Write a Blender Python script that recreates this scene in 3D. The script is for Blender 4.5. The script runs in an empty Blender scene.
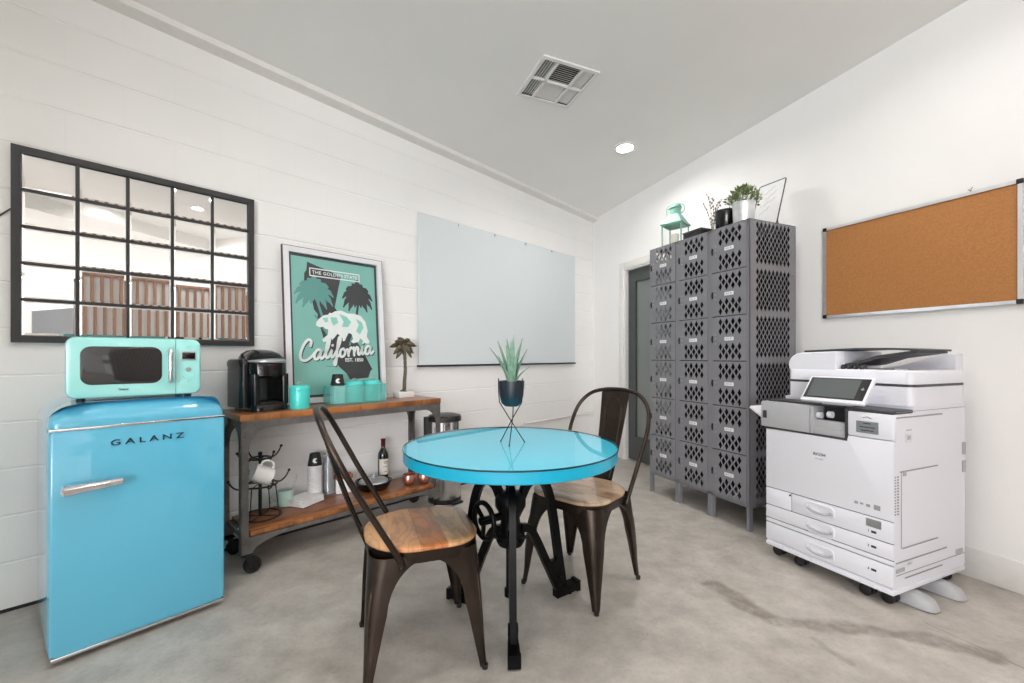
import bpy, bmesh, math, random
from mathutils import Vector, Matrix, Euler, Quaternion
from mathutils.geometry import tessellate_polygon

SC = bpy.context.scene
COL = SC.collection
rnd = random.Random(7)
PI = math.pi

# ------------------------------------------------------------------ camera
CAMH = 1.107
cam_d = bpy.data.cameras.new('camera')
cam_d.sensor_width = 36.0
cam_d.sensor_fit = 'HORIZONTAL'
cam_d.lens = 437.0 / 1024.0 * 36.0
cam_d.shift_y = 15.0 / 1024.0
cam_d.clip_start = 0.02
cam_d.clip_end = 100
cam = bpy.data.objects.new('camera', cam_d)
cam.location = (0, 0, CAMH)
cam.rotation_euler = (PI / 2, 0, 0)
COL.objects.link(cam)
SC.camera = cam

# ------------------------------------------------------------------ world, daylight, exposure
SC.view_settings.view_transform = 'Standard'
SC.view_settings.look = 'None'
SC.view_settings.gamma = 1.0
SC.view_settings.use_curve_mapping = False
SC.view_settings.exposure = -0.26
world = bpy.data.worlds.new('daylight_sky')
SC.world = world
world.use_nodes = True
bg = world.node_tree.nodes['Background']
bg.inputs[0].default_value = (0.85, 0.92, 1.0, 1)
bg.inputs[1].default_value = 0.6
try:
    SC.cycles.max_bounces = 10
    SC.cycles.diffuse_bounces = 7
    SC.cycles.glossy_bounces = 5
    SC.cycles.transmission_bounces = 6
    SC.cycles.transparent_max_bounces = 12
    SC.cycles.caustics_reflective = False
    SC.cycles.caustics_refractive = False
    SC.cycles.sample_clamp_indirect = 10.0
    SC.cycles.use_denoising = True
except Exception:
    pass

DAY_POWER = 800.0        # daylight through the rear window
FILL_STRENGTH = 15.0     # added linear fill lamps at the rear
LAMP_STRENGTH = 320.0     # recessed ceiling lamps over the table side
LAMP_FAR = 480.0         # the lamp in the picture, over the lockers' corner

# ------------------------------------------------------------------ room frame
CX, CY = 0.977, 5.27                          # where the two walls meet
_n = math.hypot(.9386, 1)
dL = Vector((-.9386 / _n, -1 / _n)); nL = Vector((1 / _n, -.9386 / _n))
_n = math.hypot(.4323, 1)
dR = Vector((.4323 / _n, -1 / _n)); nR = Vector((-1 / _n, -.4323 / _n))
aL = math.atan2(-dL.y, -dL.x)                 # local x runs to the right along the wall, local -y into the room
aR = math.atan2(dR.y, dR.x)
def PL(s, d, z=0.0):
    p = Vector((CX, CY)) + dL * s + nL * d
    return (p.x, p.y, z)
def PR(s, d, z=0.0):
    p = Vector((CX, CY)) + dR * s + nR * d
    return (p.x, p.y, z)
def ceil_z(x, y):
    return 2.753 + .016 * (x - CX) - .0428 * (y - CY)

# window light: daylight from the glazed opening behind the camera, left
def area(name, loc, target, sx, sy, power, col):
    ld = bpy.data.lights.new(name, 'AREA'); ld.shape = 'RECTANGLE'; ld.size = sx; ld.size_y = sy
    ld.energy = power; ld.color = col
    o = bpy.data.objects.new(name, ld); COL.objects.link(o)
    o.location = loc
    o.rotation_euler = (Vector(target) - Vector(loc)).to_track_quat('-Z', 'Y').to_euler()
    return o
WIN = Vector(PL(11.9, 8.2, 1.55))
area('window_daylight', WIN, PL(6, 7.2, 1.45), 5.0, 2.4, DAY_POWER, (0.93, 0.945, 1.0))

# ------------------------------------------------------------------ materials
def lin(c):
    c /= 255.0
    return c / 12.92 if c <= .04045 else ((c + .055) / 1.055) ** 2.4
def rgb(r, g, b):
    return (lin(r), lin(g), lin(b), 1)
class N:
    """thin wrapper over a node tree"""
    def __init__(s, name):
        s.m = bpy.data.materials.new(name); s.m.use_nodes = True
        s.t = s.m.node_tree; s.p = s.t.nodes['Principled BSDF']; s.out = s.t.nodes['Material Output']
    def n(s, typ, **kw):
        x = s.t.nodes.new(typ)
        for k, v in kw.items():
            setattr(x, k, v)
        return x
    def l(s, a, b):
        s.t.links.new(a, b)
    def math(s, op, a, b=None, c=None):
        x = s.n('ShaderNodeMath', operation=op)
        for i, v in enumerate((a, b, c)):
            if v is None: continue
            if isinstance(v, (int, float)): x.inputs[i].default_value = v
            else: s.l(v, x.inputs[i])
        return x.outputs[0]
    def mix(s, f, a, b):
        x = s.n('ShaderNodeMix', data_type='RGBA')
        for i, v in ((0, f), (6, a), (7, b)):
            if isinstance(v, (int, float, tuple)): x.inputs[i].default_value = v
            else: s.l(v, x.inputs[i])
        return x.outputs[2]
    def coord(s, scale=(1, 1, 1)):
        c = s.n('ShaderNodeTexCoord'); m = s.n('ShaderNodeMapping')
        m.inputs['Scale'].default_value = scale
        s.l(c.outputs['Object'], m.inputs[0]); return m.outputs[0]
    def noise(s, vec, scale, detail=3, rough=.5):
        x = s.n('ShaderNodeTexNoise'); x.inputs['Scale'].default_value = scale
        x.inputs['Detail'].default_value = detail; x.inputs['Roughness'].default_value = rough
        s.l(vec, x.inputs['Vector']); return x.outputs['Fac']
    def ramp(s, f, stops):
        x = s.n('ShaderNodeValToRGB'); e = x.color_ramp.elements
        e[0].position, e[0].color = stops[0]; e[1].position, e[1].color = stops[1]
        for p, c in stops[2:]:
            k = e.new(p); k.color = c
        s.l(f, x.inputs[0]); return x.outputs[0]
    def bump(s, h, strength=.2, dist=.01):
        x = s.n('ShaderNodeBump'); x.inputs['Strength'].default_value = strength; x.inputs['Distance'].default_value = dist
        s.l(h, x.inputs['Height']); s.l(x.outputs[0], s.p.inputs['Normal'])
def mat(name, col, rough=.5, metal=0.0, coat=0.0, var=.06, scale=30, bump=0.0, spec=.5, emit=0.0, coat_rough=.05):
    m = N(name); p = m.p
    v = m.coord()
    f = m.noise(v, scale)
    lo = tuple(c * (1 - var) for c in col[:3]) + (1,); hi = tuple(min(1, c * (1 + var)) for c in col[:3]) + (1,)
    m.l(m.ramp(f, [(.3, lo), (.7, hi)]), p.inputs['Base Color'])
    p.inputs['Roughness'].default_value = rough; p.inputs['Metallic'].default_value = metal
    p.inputs['Coat Weight'].default_value = coat; p.inputs['Coat Roughness'].default_value = coat_rough
    p.inputs['Specular IOR Level'].default_value = spec
    if emit:
        p.inputs['Emission Color'].default_value = col; p.inputs['Emission Strength'].default_value = emit
    if bump: m.bump(f, bump)
    return m.m
def wood(name, cols, plank, rough=.4, axis=0, coat=.0, grain=9.0, dark=.62, seam=1.0):
    """planks run along local x (axis 0) or local y (axis 1); each plank has its own tone and its own grain"""
    m = N(name); p = m.p
    c = m.n('ShaderNodeTexCoord'); sp = m.n('ShaderNodeSeparateXYZ'); m.l(c.outputs['Object'], sp.inputs[0])
    along, across = (sp.outputs[0], sp.outputs[1]) if axis == 0 else (sp.outputs[1], sp.outputs[0])
    idx = m.math('FLOOR', m.math('DIVIDE', m.math('ADD', across, 7.013), plank))
    wn = m.n('ShaderNodeTexWhiteNoise', noise_dimensions='1D'); m.l(idx, wn.inputs['W'])
    cb = m.n('ShaderNodeCombineXYZ')
    m.l(m.math('MULTIPLY', along, 2.2), cb.inputs[0]); m.l(m.math('MULTIPLY', across, grain), cb.inputs[1])
    m.l(m.math('MULTIPLY', wn.outputs[0], 40.0), cb.inputs[2])
    g = m.noise(cb.outputs[0], 3.0, 6, .62)
    rings = m.math('FRACT', m.math('MULTIPLY', m.noise(cb.outputs[0], 1.3, 2, .4), 9.0))
    base = m.ramp(wn.outputs[0], [(.0, cols[0]), (1.0, cols[2]), (.5, cols[1])])
    dark = m.mix(dark, base, (0.02, .009, .004, 1))
    f1 = m.ramp(g, [(.46, (0, 0, 0, 1)), (.64, (1, 1, 1, 1))])
    a = m.mix(f1, base, dark)
    f2 = m.ramp(rings, [(.0, (.75, .75, .75, 1)), (.30, (0, 0, 0, 1))])
    a = m.mix(f2, a, dark)
    edge = m.math('LESS_THAN', m.math('FRACT', m.math('DIVIDE', m.math('ADD', across, 7.013), plank)), .0022 / plank)
    a = m.mix(m.math('MULTIPLY', edge, seam), a, (0.03, .014, .007, 1))
    m.l(a, p.inputs['Base Color'])
    p.inputs['Roughness'].default_value = rough; p.inputs['Coat Weight'].default_value = coat
    p.inputs['Coat Roughness'].default_value = .25
    m.bump(g, .08)
    return m.m
def thin_glass(name, tint=(1, 1, 1, 1), ior=1.45, rough=.0, body=0.0, body_col=(1, 1, 1, 1)):
    """clear sheet: see-through with Fresnel reflection; BODY adds some of its own diffuse colour"""
    m = N(name)
    tr = m.n('ShaderNodeBsdfTransparent'); tr.inputs[0].default_value = tint
    gl = m.n('ShaderNodeBsdfGlossy'); gl.inputs['Roughness'].default_value = rough
    fr = m.n('ShaderNodeFresnel'); fr.inputs[0].default_value = ior
    ge = m.n('ShaderNodeNewGeometry')
    mx = m.n('ShaderNodeMixShader'); m.l(m.math('MULTIPLY', fr.outputs[0], m.math('SUBTRACT', 1.0, ge.outputs['Backfacing'])), mx.inputs[0])
    src = tr.outputs[0]
    if body:
        df = m.n('ShaderNodeBsdfDiffuse'); df.inputs[0].default_value = body_col
        m2 = m.n('ShaderNodeMixShader'); m2.inputs[0].default_value = body
        m.l(src, m2.inputs[1]); m.l(df.outputs[0], m2.inputs[2]); src = m2.outputs[0]
    m.l(src, mx.inputs[1]); m.l(gl.outputs[0], mx.inputs[2]); m.l(mx.outputs[0], m.out.inputs[0])
    return m.m
def lamp_mat(name, strength, col=(1, .955, .925, 1)):
    m = N(name); e = m.n('ShaderNodeEmission'); e.inputs[0].default_value = col; e.inputs[1].default_value = strength
    m.l(e.outputs[0], m.out.inputs[0]); return m.m
def block_wall_mat():
    m = N('painted_block_wall'); p = m.p
    c = m.n('ShaderNodeTexCoord'); sp = m.n('ShaderNodeSeparateXYZ'); m.l(c.outputs['Object'], sp.inputs[0])
    row = m.math('FLOOR', m.math('DIVIDE', m.math('SUBTRACT', sp.outputs[2], .0088), .2032))
    off = m.math('MULTIPLY', m.math('MODULO', m.math('ADD', row, 20), 2), .2032)
    fr = m.math('FRACT', m.math('DIVIDE', m.math('ADD', m.math('ADD', sp.outputs[0], 20.1), off), .4064))
    joint = m.math('LESS_THAN', m.math('ABSOLUTE', m.math('SUBTRACT', fr, .5)), .010)
    v = m.coord(); g = m.noise(v, 60, 3); big = m.noise(v, 1.1, 3)
    base = m.ramp(big, [(.3, rgb(240, 239, 237)), (.7, rgb(245, 244, 242))])
    m.l(m.mix(m.math('MULTIPLY', joint, .03), base, rgb(190, 188, 184)), p.inputs['Base Color'])
    h = m.math('SUBTRACT', m.math('MULTIPLY', g, .25), m.math('MULTIPLY', joint, .2))
    m.bump(h, .22, .004)
    p.inputs['Roughness'].default_value = .55
    return m.m
def floor_mat():
    m = N('sealed_concrete'); p = m.p
    v = m.coord()
    n1 = m.noise(v, 1.1, 5, .6); n2 = m.noise(v, 7, 6, .65); n3 = m.noise(v, 60, 3, .6)
    a = m.ramp(n1, [(.3, rgb(168, 162, 154)), (.7, rgb(190, 184, 176))])
    b = m.ramp(n2, [(.34, rgb(148, 141, 133)), (.66, rgb(204, 199, 191))])
    col = m.mix(.5, a, b)
    col = m.mix(m.ramp(n3, [(.3, (.22, .22, .22, 1)), (.5, (0, 0, 0, 1))]), col, rgb(132, 126, 119))
    # damp-looking stain and hairline cracks: distance to short strokes with wobbling edges
    c = m.n('ShaderNodeTexCoord')
    nz = m.n('ShaderNodeTexNoise'); nz.inputs['Scale'].default_value = 5; nz.inputs['Detail'].default_value = 5
    m.l(c.outputs['Object'], nz.inputs['Vector'])
    va = m.n('ShaderNodeVectorMath', operation='SUBTRACT'); m.l(nz.outputs['Color'], va.inputs[0]); va.inputs[1].default_value = (.5, .5, .5)
    def seg(x0, y0, x1, y1, wob):
        vs = m.n('ShaderNodeVectorMath', operation='SCALE'); m.l(va.outputs[0], vs.inputs[0]); vs.inputs['Scale'].default_value = wob
        vv = m.n('ShaderNodeVectorMath', operation='ADD'); m.l(c.outputs['Object'], vv.inputs[0]); m.l(vs.outputs[0], vv.inputs[1])
        sp = m.n('ShaderNodeSeparateXYZ'); m.l(vv.outputs[0], sp.inputs[0])
        px = m.math('SUBTRACT', sp.outputs[0], x0); py = m.math('SUBTRACT', sp.outputs[1], y0)
        dx, dy = x1 - x0, y1 - y0; q = dx * dx + dy * dy
        t = m.math('ADD', m.math('MULTIPLY', px, dx / q), m.math('MULTIPLY', py, dy / q))
        t = m.math('MINIMUM', m.math('MAXIMUM', t, 0), 1)
        ex = m.math('SUBTRACT', px, m.math('MULTIPLY', t, dx)); ey = m.math('SUBTRACT', py, m.math('MULTIPLY', t, dy))
        return m.math('SQRT', m.math('ADD', m.math('MULTIPLY', ex, ex), m.math('MULTIPLY', ey, ey)))
    def gnd(u, vv):
        Y = 437 * CAMH / (vv - 356.5); return ((u - 512) / 437 * Y, Y)
    blotch = m.ramp(m.noise(v, 13, 5, .7), [(.34, (.35, .35, .35, 1)), (.58, (1, 1, 1, 1))])
    def stain(pts, w, wob, amt, colr):
        nonlocal col
        d = None
        for (a0, b0) in zip(pts[:-1], pts[1:]):
            p0 = gnd(*a0); p1 = gnd(*b0); s = seg(p0[0], p0[1], p1[0], p1[1], wob)
            d = s if d is None else m.math('MINIMUM', d, s)
        mr = m.n('ShaderNodeMapRange'); mr.inputs['From Min'].default_value = w; mr.inputs['From Max'].default_value = w * .45
        mr.inputs['To Min'].default_value = 0; mr.inputs['To Max'].default_value = amt
        m.l(d, mr.inputs[0])
        col = m.mix(m.math('MULTIPLY', mr.outputs[0], blotch), col, colr)
    stain([(712, 583), (742, 603), (775, 622)], .066, .16, .80, rgb(120, 110, 99))
    stain([(793, 622), (850, 626), (915, 636), (985, 652)], .055, .16, .75, rgb(122, 113, 104))
    stain([(815, 640), (850, 664)], .02, .08, .4, rgb(122, 114, 106))
    stain([(925, 622), (1024, 668)], .006, .05, .6, rgb(120, 112, 104))
    stain([(640, 640), (720, 560), (740, 540)], .003, .10, .18, rgb(120, 112, 104))
    m.l(col, p.inputs['Base Color'])
    m.l(m.math('ADD', m.math('MULTIPLY', n2, .25), .38), p.inputs['Roughness'])
    m.bump(m.math('ADD', n2, m.math('MULTIPLY', n3, .4)), .06, .004)
    return m.m

M = {}
M['block'] = block_wall_mat()
M['wall'] = mat('painted_plaster_wall', rgb(243, 242, 240), .6, var=.015, scale=3)
M['ceiling'] = mat('painted_ceiling', rgb(240, 239, 236), .7, var=.015, scale=2)
M['white_trim'] = mat('white_trim_paint', rgb(232, 230, 226), .45, var=.02)
M['floor'] = floor_mat()
M['door'] = mat('charcoal_door_paint', rgb(74, 78, 78), .45, var=.05)
M['frosted'] = mat('frosted_glass', rgb(128, 134, 132), .22, var=.03, scale=4, spec=.6)
M['black'] = mat('black_satin', rgb(28, 28, 29), .35, var=.08)
M['black_gloss'] = mat('black_gloss_plastic', rgb(10, 10, 11), .16, var=.05, coat=.15, spec=.4)
M['black_frame'] = mat('black_frame_metal', rgb(40, 40, 42), .45, var=.06)
M['cyan_shaded'] = mat('cyan_lacquer_shaded', rgb(14, 166, 200), .3, var=.01, scale=2, coat=.2)  # rim copy of the table lacquer, its weaker light put into the colour
M['mirror'] = mat('mirror_silver', (.9, .9, .9, 1), .015, metal=1, var=.0)
M['fridge'] = mat('blue_enamel', rgb(92, 182, 212), .25, var=.015, scale=2, coat=1.0, coat_rough=.03)
M['mint'] = mat('mint_enamel', rgb(156, 224, 219), .25, var=.015, scale=2, coat=.5)
M['chrome'] = mat('chrome', (.82, .82, .84, 1), .12, metal=1, var=.02)
M['steel'] = mat('brushed_steel', (.62, .61, .60, 1), .28, metal=1, var=.1, scale=14)
M['dark_ink'] = mat('dark_lettering', rgb(28, 52, 62), .3, var=.05)
M['oven_glass'] = mat('dark_oven_glass', rgb(34, 36, 38), .08, var=.2, scale=6, coat=.6)
M['iron'] = mat('grey_cart_iron', rgb(104, 101, 98), .5, metal=.35, var=.2, scale=25, bump=.1)
M['rubber'] = mat('black_rubber', rgb(22, 22, 22), .6, var=.1)
M['cart_wood'] = wood('honey_cart_planks', (rgb(160, 96, 46), rgb(128, 74, 35), rgb(178, 114, 60)), .117, .36, 0, .3, grain=14)
M['seat_wood'] = wood('mango_seat_planks', (rgb(206, 130, 70), rgb(188, 102, 44), rgb(226, 176, 126)), .092, .28, 1, .4, grain=6, dark=.45, seam=.3)
M['seat_wood_pale'] = wood('weathered_seat_planks', (rgb(192, 158, 128), rgb(176, 138, 108), rgb(204, 176, 148)), .092, .33, 1, .3, grain=6, dark=.45, seam=.35)
M['gunmetal'] = mat('bronzed_gunmetal', rgb(62, 53, 47), .34, metal=.85, var=.3, scale=9)
M['cast'] = mat('black_cast_iron', rgb(8, 8, 9), .36, metal=.0, var=.2, scale=40, spec=.15)
M['cyan'] = mat('cyan_lacquer_lit', rgb(32, 212, 246), .3, var=.01, scale=2, coat=.2)  # tabletop copy, brightened in colour to stand for light on the top
M['clear'] = thin_glass('clear_glass')
M['glass_edge'] = mat('glass_edge', rgb(14, 62, 74), .15, var=.05)
M['acrylic'] = thin_glass('teal_acrylic', (.80, .96, .95, 1), 1.4, .05, .30, rgb(150, 224, 218))
M['plastic_clear'] = thin_glass('clear_cup_plastic', (.90, .91, .92, 1), 1.5, .08, .16, rgb(220, 222, 224))
M['turq'] = mat('turquoise_enamel', rgb(76, 212, 204), .3, var=.015, scale=3, coat=.3)
M['keurig_tank'] = mat('smoked_tank_plastic', rgb(22, 28, 30), .22, var=.15, scale=10, coat=.15)
M['silver'] = mat('silver_plastic', rgb(176, 180, 184), .28, metal=.6, var=.03)
M['paper'] = mat('white_paper', rgb(238, 238, 238), .8, var=.02)
M['teal_print'] = mat('teal_poster_ink', rgb(124, 182, 172), .3, var=.03, scale=5, coat=.25)
M['teal_light'] = mat('light_teal_ink', rgb(140, 204, 192), .3, var=.02)
M['teal_mid'] = mat('mid_teal_ink', rgb(92, 150, 144), .3, var=.02)
M['char_print'] = mat('charcoal_poster_ink', rgb(52, 56, 58), .3, var=.05, coat=.25)
M['white_print'] = mat('white_poster_ink', rgb(226, 232, 230), .4, var=.02)
M['poster_frame'] = mat('white_lacquer_frame', rgb(226, 226, 230), .35, var=.02)
M['brown_edge'] = mat('dark_brown_edge', rgb(78, 54, 46), .5, var=.1)
M['palm_bronze'] = mat('antique_bronze', rgb(92, 84, 66), .45, metal=.4, var=.3, scale=60)
M['board_glass'] = mat('pale_glass_board', rgb(218, 225, 227), .38, var=.01, scale=2, spec=.3)
M['locker'] = mat('grey_locker_enamel', rgb(122, 122, 126), .42, var=.03, scale=8)
M['locker_in'] = mat('locker_interior', rgb(20, 20, 21), .6, var=.05)  # near-black: shade inside the lockers put into the colour; latches use it too
M['plate_white'] = mat('white_number_plate', rgb(222, 222, 222), .4, var=.03)
M['printer'] = mat('printer_white_plastic', rgb(230, 231, 238), .4, var=.008, scale=3)
M['printer_grey'] = mat('printer_grey_plastic', rgb(176, 177, 180), .4, var=.015)
M['printer_dark'] = mat('printer_dark_plastic', rgb(58, 59, 62), .4, var=.04)
M['seam'] = mat('panel_seam', rgb(158, 157, 157), .6, var=.05)
M['screen'] = mat('unlit_touch_screen', rgb(92, 97, 98), .12, var=.04, scale=5)
M['cork'] = mat('cork', rgb(178, 122, 70), .85, var=.10, scale=130, bump=.15)
M['alum'] = mat('aluminium', (.78, .78, .80, 1), .3, metal=.8, var=.03)
M['lantern'] = mat('mint_painted_metal', rgb(126, 178, 160), .45, var=.05)
M['candle'] = mat('white_wax', rgb(236, 230, 220), .6, var=.03)
M['galv'] = mat('galvanised_steel', (.70, .71, .72, 1), .38, metal=.75, var=.12, scale=20)
M['leaf'] = mat('olive_foliage', rgb(98, 116, 72), .5, var=.35, scale=80)
M['leaf2'] = mat('pale_foliage', rgb(150, 160, 112), .5, var=.25, scale=80)
M['aloe'] = mat('aloe_leaf', rgb(122, 156, 134), .45, var=.2, scale=40)
M['pot_dark'] = mat('navy_black_ceramic', rgb(30, 38, 46), .35, var=.08)
M['soil'] = mat('potting_soil', rgb(52, 42, 34), .9, var=.3, scale=120)
M['twig'] = mat('dry_twig', rgb(136, 120, 106), .7, var=.2)
M['wine'] = mat('dark_wine_glass', rgb(16, 20, 16), .08, var=.1, coat=.5)
M['foil'] = mat('wine_red_foil', rgb(96, 22, 26), .35, metal=.3, var=.1)
M['label'] = mat('cream_wine_label', rgb(222, 216, 206), .6, var=.03)
M['copper'] = mat('polished_copper', rgb(232, 176, 160), .30, metal=.95, var=.06)
M['ceramic'] = mat('white_glazed_ceramic', rgb(236, 235, 233), .25, var=.01, coat=.3)
M['mint_cer'] = mat('pale_mint_ceramic', rgb(196, 224, 216), .3, var=.02, coat=.3)
M['cup_black'] = mat('black_paper_cup', rgb(30, 30, 31), .6, var=.08)
M['orange'] = mat('burnt_orange_card', rgb(176, 92, 46), .6, var=.08)
M['slat_wood'] = wood('walnut_slats', (rgb(176, 142, 122), rgb(164, 128, 108), rgb(188, 154, 134)), .5, .5, 0, dark=.3, seam=0)
M['vent_white'] = mat('vent_white_enamel', rgb(228, 227, 224), .4, var=.02)
M['duct_dark'] = mat('dark_duct', rgb(46, 45, 46), .7, var=.1)
M['lamp'] = lamp_mat('lamp_glow', LAMP_STRENGTH)
M['lamp_far'] = lamp_mat('lamp_glow_far', LAMP_FAR)
M['fill_glow'] = lamp_mat('fill_glow', FILL_STRENGTH)
M['screen_grey'] = mat('grey_wall_screen', rgb(92, 94, 96), .4, var=.05)

# ------------------------------------------------------------------ mesh helpers
def rrect(w, h, r, seg=5, cx=0, cy=0):
    out = []
    for (sx, sy, a0) in ((1, 1, 0), (-1, 1, 90), (-1, -1, 180), (1, -1, 270)):
        for k in range(seg + 1):
            a = math.radians(a0 + 90 * k / seg)
            out.append((cx + sx * (w / 2 - r) + r * math.cos(a), cy + sy * (h / 2 - r) + r * math.sin(a)))
    return out
def crom(pts, n=6, closed=False):
    """Catmull-Rom through points"""
    P = [Vector(p) for p in pts]
    out = []
    L = len(P)
    for i in range(L if closed else L - 1):
        p0 = P[(i - 1) % L] if closed or i > 0 else P[i] * 2 - P[i + 1]
        p1 = P[i]; p2 = P[(i + 1) % L]
        p3 = P[(i + 2) % L] if closed or i + 2 < L else P[i + 1] * 2 - P[i]
        for k in range(n):
            t = k / n
            out.append(.5 * ((2 * p1) + (p2 - p0) * t + (2 * p0 - 5 * p1 + 4 * p2 - p3) * t * t + (3 * p1 - p0 - 3 * p2 + p3) * t ** 3))
    if not closed: out.append(P[-1].copy())
    return out
class G:
    def __init__(s):
        s.bm = bmesh.new(); s.mi = 0; s.M = Matrix.Identity(4)
    def add(s, verts, faces):
        vs = [s.bm.verts.new(s.M @ Vector(v)) for v in verts]
        for f in faces:
            try:
                fc = s.bm.faces.new([vs[i] for i in f]); fc.material_index = s.mi; fc.smooth = True
            except ValueError:
                pass
        return s
    def absorb(s, tb):
        tb.verts.index_update()
        s.add([v.co.copy() for v in tb.verts], [[v.index for v in f.verts] for f in tb.faces]); tb.free()
        return s
    def box(s, x0, x1, y0, y1, z0, z1, bev=0.0, seg=2):
        x0, x1 = min(x0, x1), max(x0, x1); y0, y1 = min(y0, y1), max(y0, y1); z0, z1 = min(z0, z1), max(z0, z1)
        v = [(x, y, z) for z in (z0, z1) for y in (y0, y1) for x in (x0, x1)]
        f = [(0, 2, 3, 1), (4, 5, 7, 6), (0, 1, 5, 4), (2, 6, 7, 3), (0, 4, 6, 2), (1, 3, 7, 5)]
        if not bev: return s.add(v, f)
        tb = bmesh.new(); q = [tb.verts.new(a) for a in v]
        for a in f: tb.faces.new([q[i] for i in a])
        bev = min(bev, .49 * min(x1 - x0, y1 - y0, z1 - z0))
        bmesh.ops.bevel(tb, geom=list(tb.edges), offset=bev, segments=seg, profile=.5, affect='EDGES')
        return s.absorb(tb)
    def prism(s, poly, a, b, plane='xy', bev=0.0, seg=2):
        """extrude a 2-D polygon: plane 'xy' along z, 'xz' along y, 'yz' along x"""
        def P(p, t):
            return (p[0], p[1], t) if plane == 'xy' else ((p[0], t, p[1]) if plane == 'xz' else (t, p[0], p[1]))
        n = len(poly)
        v = [P(p, a) for p in poly] + [P(p, b) for p in poly]
        tri = tessellate_polygon([[Vector((p[0], p[1], 0)) for p in poly]])
        if bev:
            tb = bmesh.new(); q = [tb.verts.new(x) for x in v]
            tb.faces.new(q[:n]); tb.faces.new(q[n:][::-1]); tb.faces.ensure_lookup_table()
            for i in range(n):
                j = (i + 1) % n; tb.faces.new([q[i], q[n + i], q[n + j], q[j]])
            caps = list(tb.faces)[:2]; ed = list({e for c in caps for e in c.edges})
            bmesh.ops.bevel(tb, geom=ed, offset=bev, segments=seg, profile=.5, affect='EDGES')
            return s.absorb(tb)
        f = [tuple(t) for t in tri] + [tuple(i + n for i in t[::-1]) for t in tri]
        f += [(i, n + i, n + (i + 1) % n, (i + 1) % n) for i in range(n)]
        return s.add(v, f)
    def holes(s, outer, inner, a, b, plane='xz'):
        """flat sheet with real openings"""
        def P(p, t):
            return (p[0], p[1], t) if plane == 'xy' else ((p[0], t, p[1]) if plane == 'xz' else (t, p[0], p[1]))
        loops = [outer] + inner
        flat = [p for l in loops for p in l]; n = len(flat)
        tri = tessellate_polygon([[Vector((p[0], p[1], 0)) for p in l] for l in loops])
        f = [tuple(t) for t in tri] + [tuple(i + n for i in t[::-1]) for t in tri]
        k = 0
        for l in loops:
            m = len(l)
            f += [(k + i, n + k + i, n + k + (i + 1) % m, k + (i + 1) % m) for i in range(m)]; k += m
        return s.add([P(p, a) for p in flat] + [P(p, b) for p in flat], f)
    def cyl(s, p0, p1, r0, r1=None, n=20, caps=True):
        r1 = r0 if r1 is None else r1
        p0 = Vector(p0); p1 = Vector(p1); t = (p1 - p0).normalized()
        u = t.orthogonal().normalized(); w = t.cross(u)
        v = []
        for p, r in ((p0, r0), (p1, r1)):
            v += [p + (u * math.cos(2 * PI * i / n) + w * math.sin(2 * PI * i / n)) * r for i in range(n)]
        f = [(i, (i + 1) % n, n + (i + 1) % n, n + i) for i in range(n)]
        if caps: f += [tuple(range(n))[::-1], tuple(range(n, 2 * n))]
        return s.add(v, f)
    def tube(s, pts, r, n=8, closed=False, flat=1.0):
        P = [Vector(p) for p in pts]; L = len(P)
        R = r if isinstance(r, (list, tuple)) else [r] * L
        v = []; nrm = None
        for i in range(L):
            if closed: t = P[(i + 1) % L] - P[i - 1]
            else: t = P[min(i + 1, L - 1)] - P[max(i - 1, 0)]
            t.normalize()
            nrm = t.orthogonal().normalized() if nrm is None else (nrm - t * nrm.dot(t)).normalized()
            w = t.cross(nrm)
            v += [P[i] + (nrm * math.cos(2 * PI * k / n) + w * math.sin(2 * PI * k / n) * flat) * R[i] for k in range(n)]
        f = []
        for i in range(L if closed else L - 1):
            a = i * n; b = ((i + 1) % L) * n
            f += [(a + k, a + (k + 1) % n, b + (k + 1) % n, b + k) for k in range(n)]
        if not closed: f += [tuple(range(n))[::-1], tuple(range((L - 1) * n, L * n))]
        return s.add(v, f)
    def bar(s, pts, w, h, side):
        """sweep a rectangle; SIDE is the direction of its width, W and H may be lists"""
        P = [Vector(p) for p in pts]; L = len(P); side = Vector(side).normalized()
        W = w if isinstance(w, (list, tuple)) else [w] * L
        Hh = h if isinstance(h, (list, tuple)) else [h] * L
        v = []
        for i in range(L):
            t = (P[min(i + 1, L - 1)] - P[max(i - 1, 0)]).normalized()
            u = t.cross(side).normalized()
            for a, b in ((-1, -1), (1, -1), (1, 1), (-1, 1)):
                v.append(P[i] + side * a * W[i] / 2 + u * b * Hh[i] / 2)
        f = []
        for i in range(L - 1):
            a = 4 * i; f += [(a + k, a + (k + 1) % 4, a + 4 + (k + 1) % 4, a + 4 + k) for k in range(4)]
        f += [(3, 2, 1, 0), tuple(range(4 * L - 4, 4 * L))]
        return s.add(v, f)
    def lathe(s, prof, n=32, c=(0, 0, 0)):
        c = Vector(c); v = []; f = []; rings = []
        for (r, z) in prof:
            if r < 1e-5:
                rings.append([len(v)]); v.append(c + Vector((0, 0, z)))
            else:
                rings.append(list(range(len(v), len(v) + n)))
                v += [c + Vector((r * math.cos(2 * PI * i / n), r * math.sin(2 * PI * i / n), z)) for i in range(n)]
        for a, b in zip(rings[:-1], rings[1:]):
            if len(a) == 1 and len(b) == 1: continue
            for i in range(n):
                j = (i + 1) % n
                if len(a) == 1: f.append((a[0], b[j], b[i]))
                elif len(b) == 1: f.append((a[i], a[j], b[0]))
                else: f.append((a[i], a[j], b[j], b[i]))
        return s.add(v, f)
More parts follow.
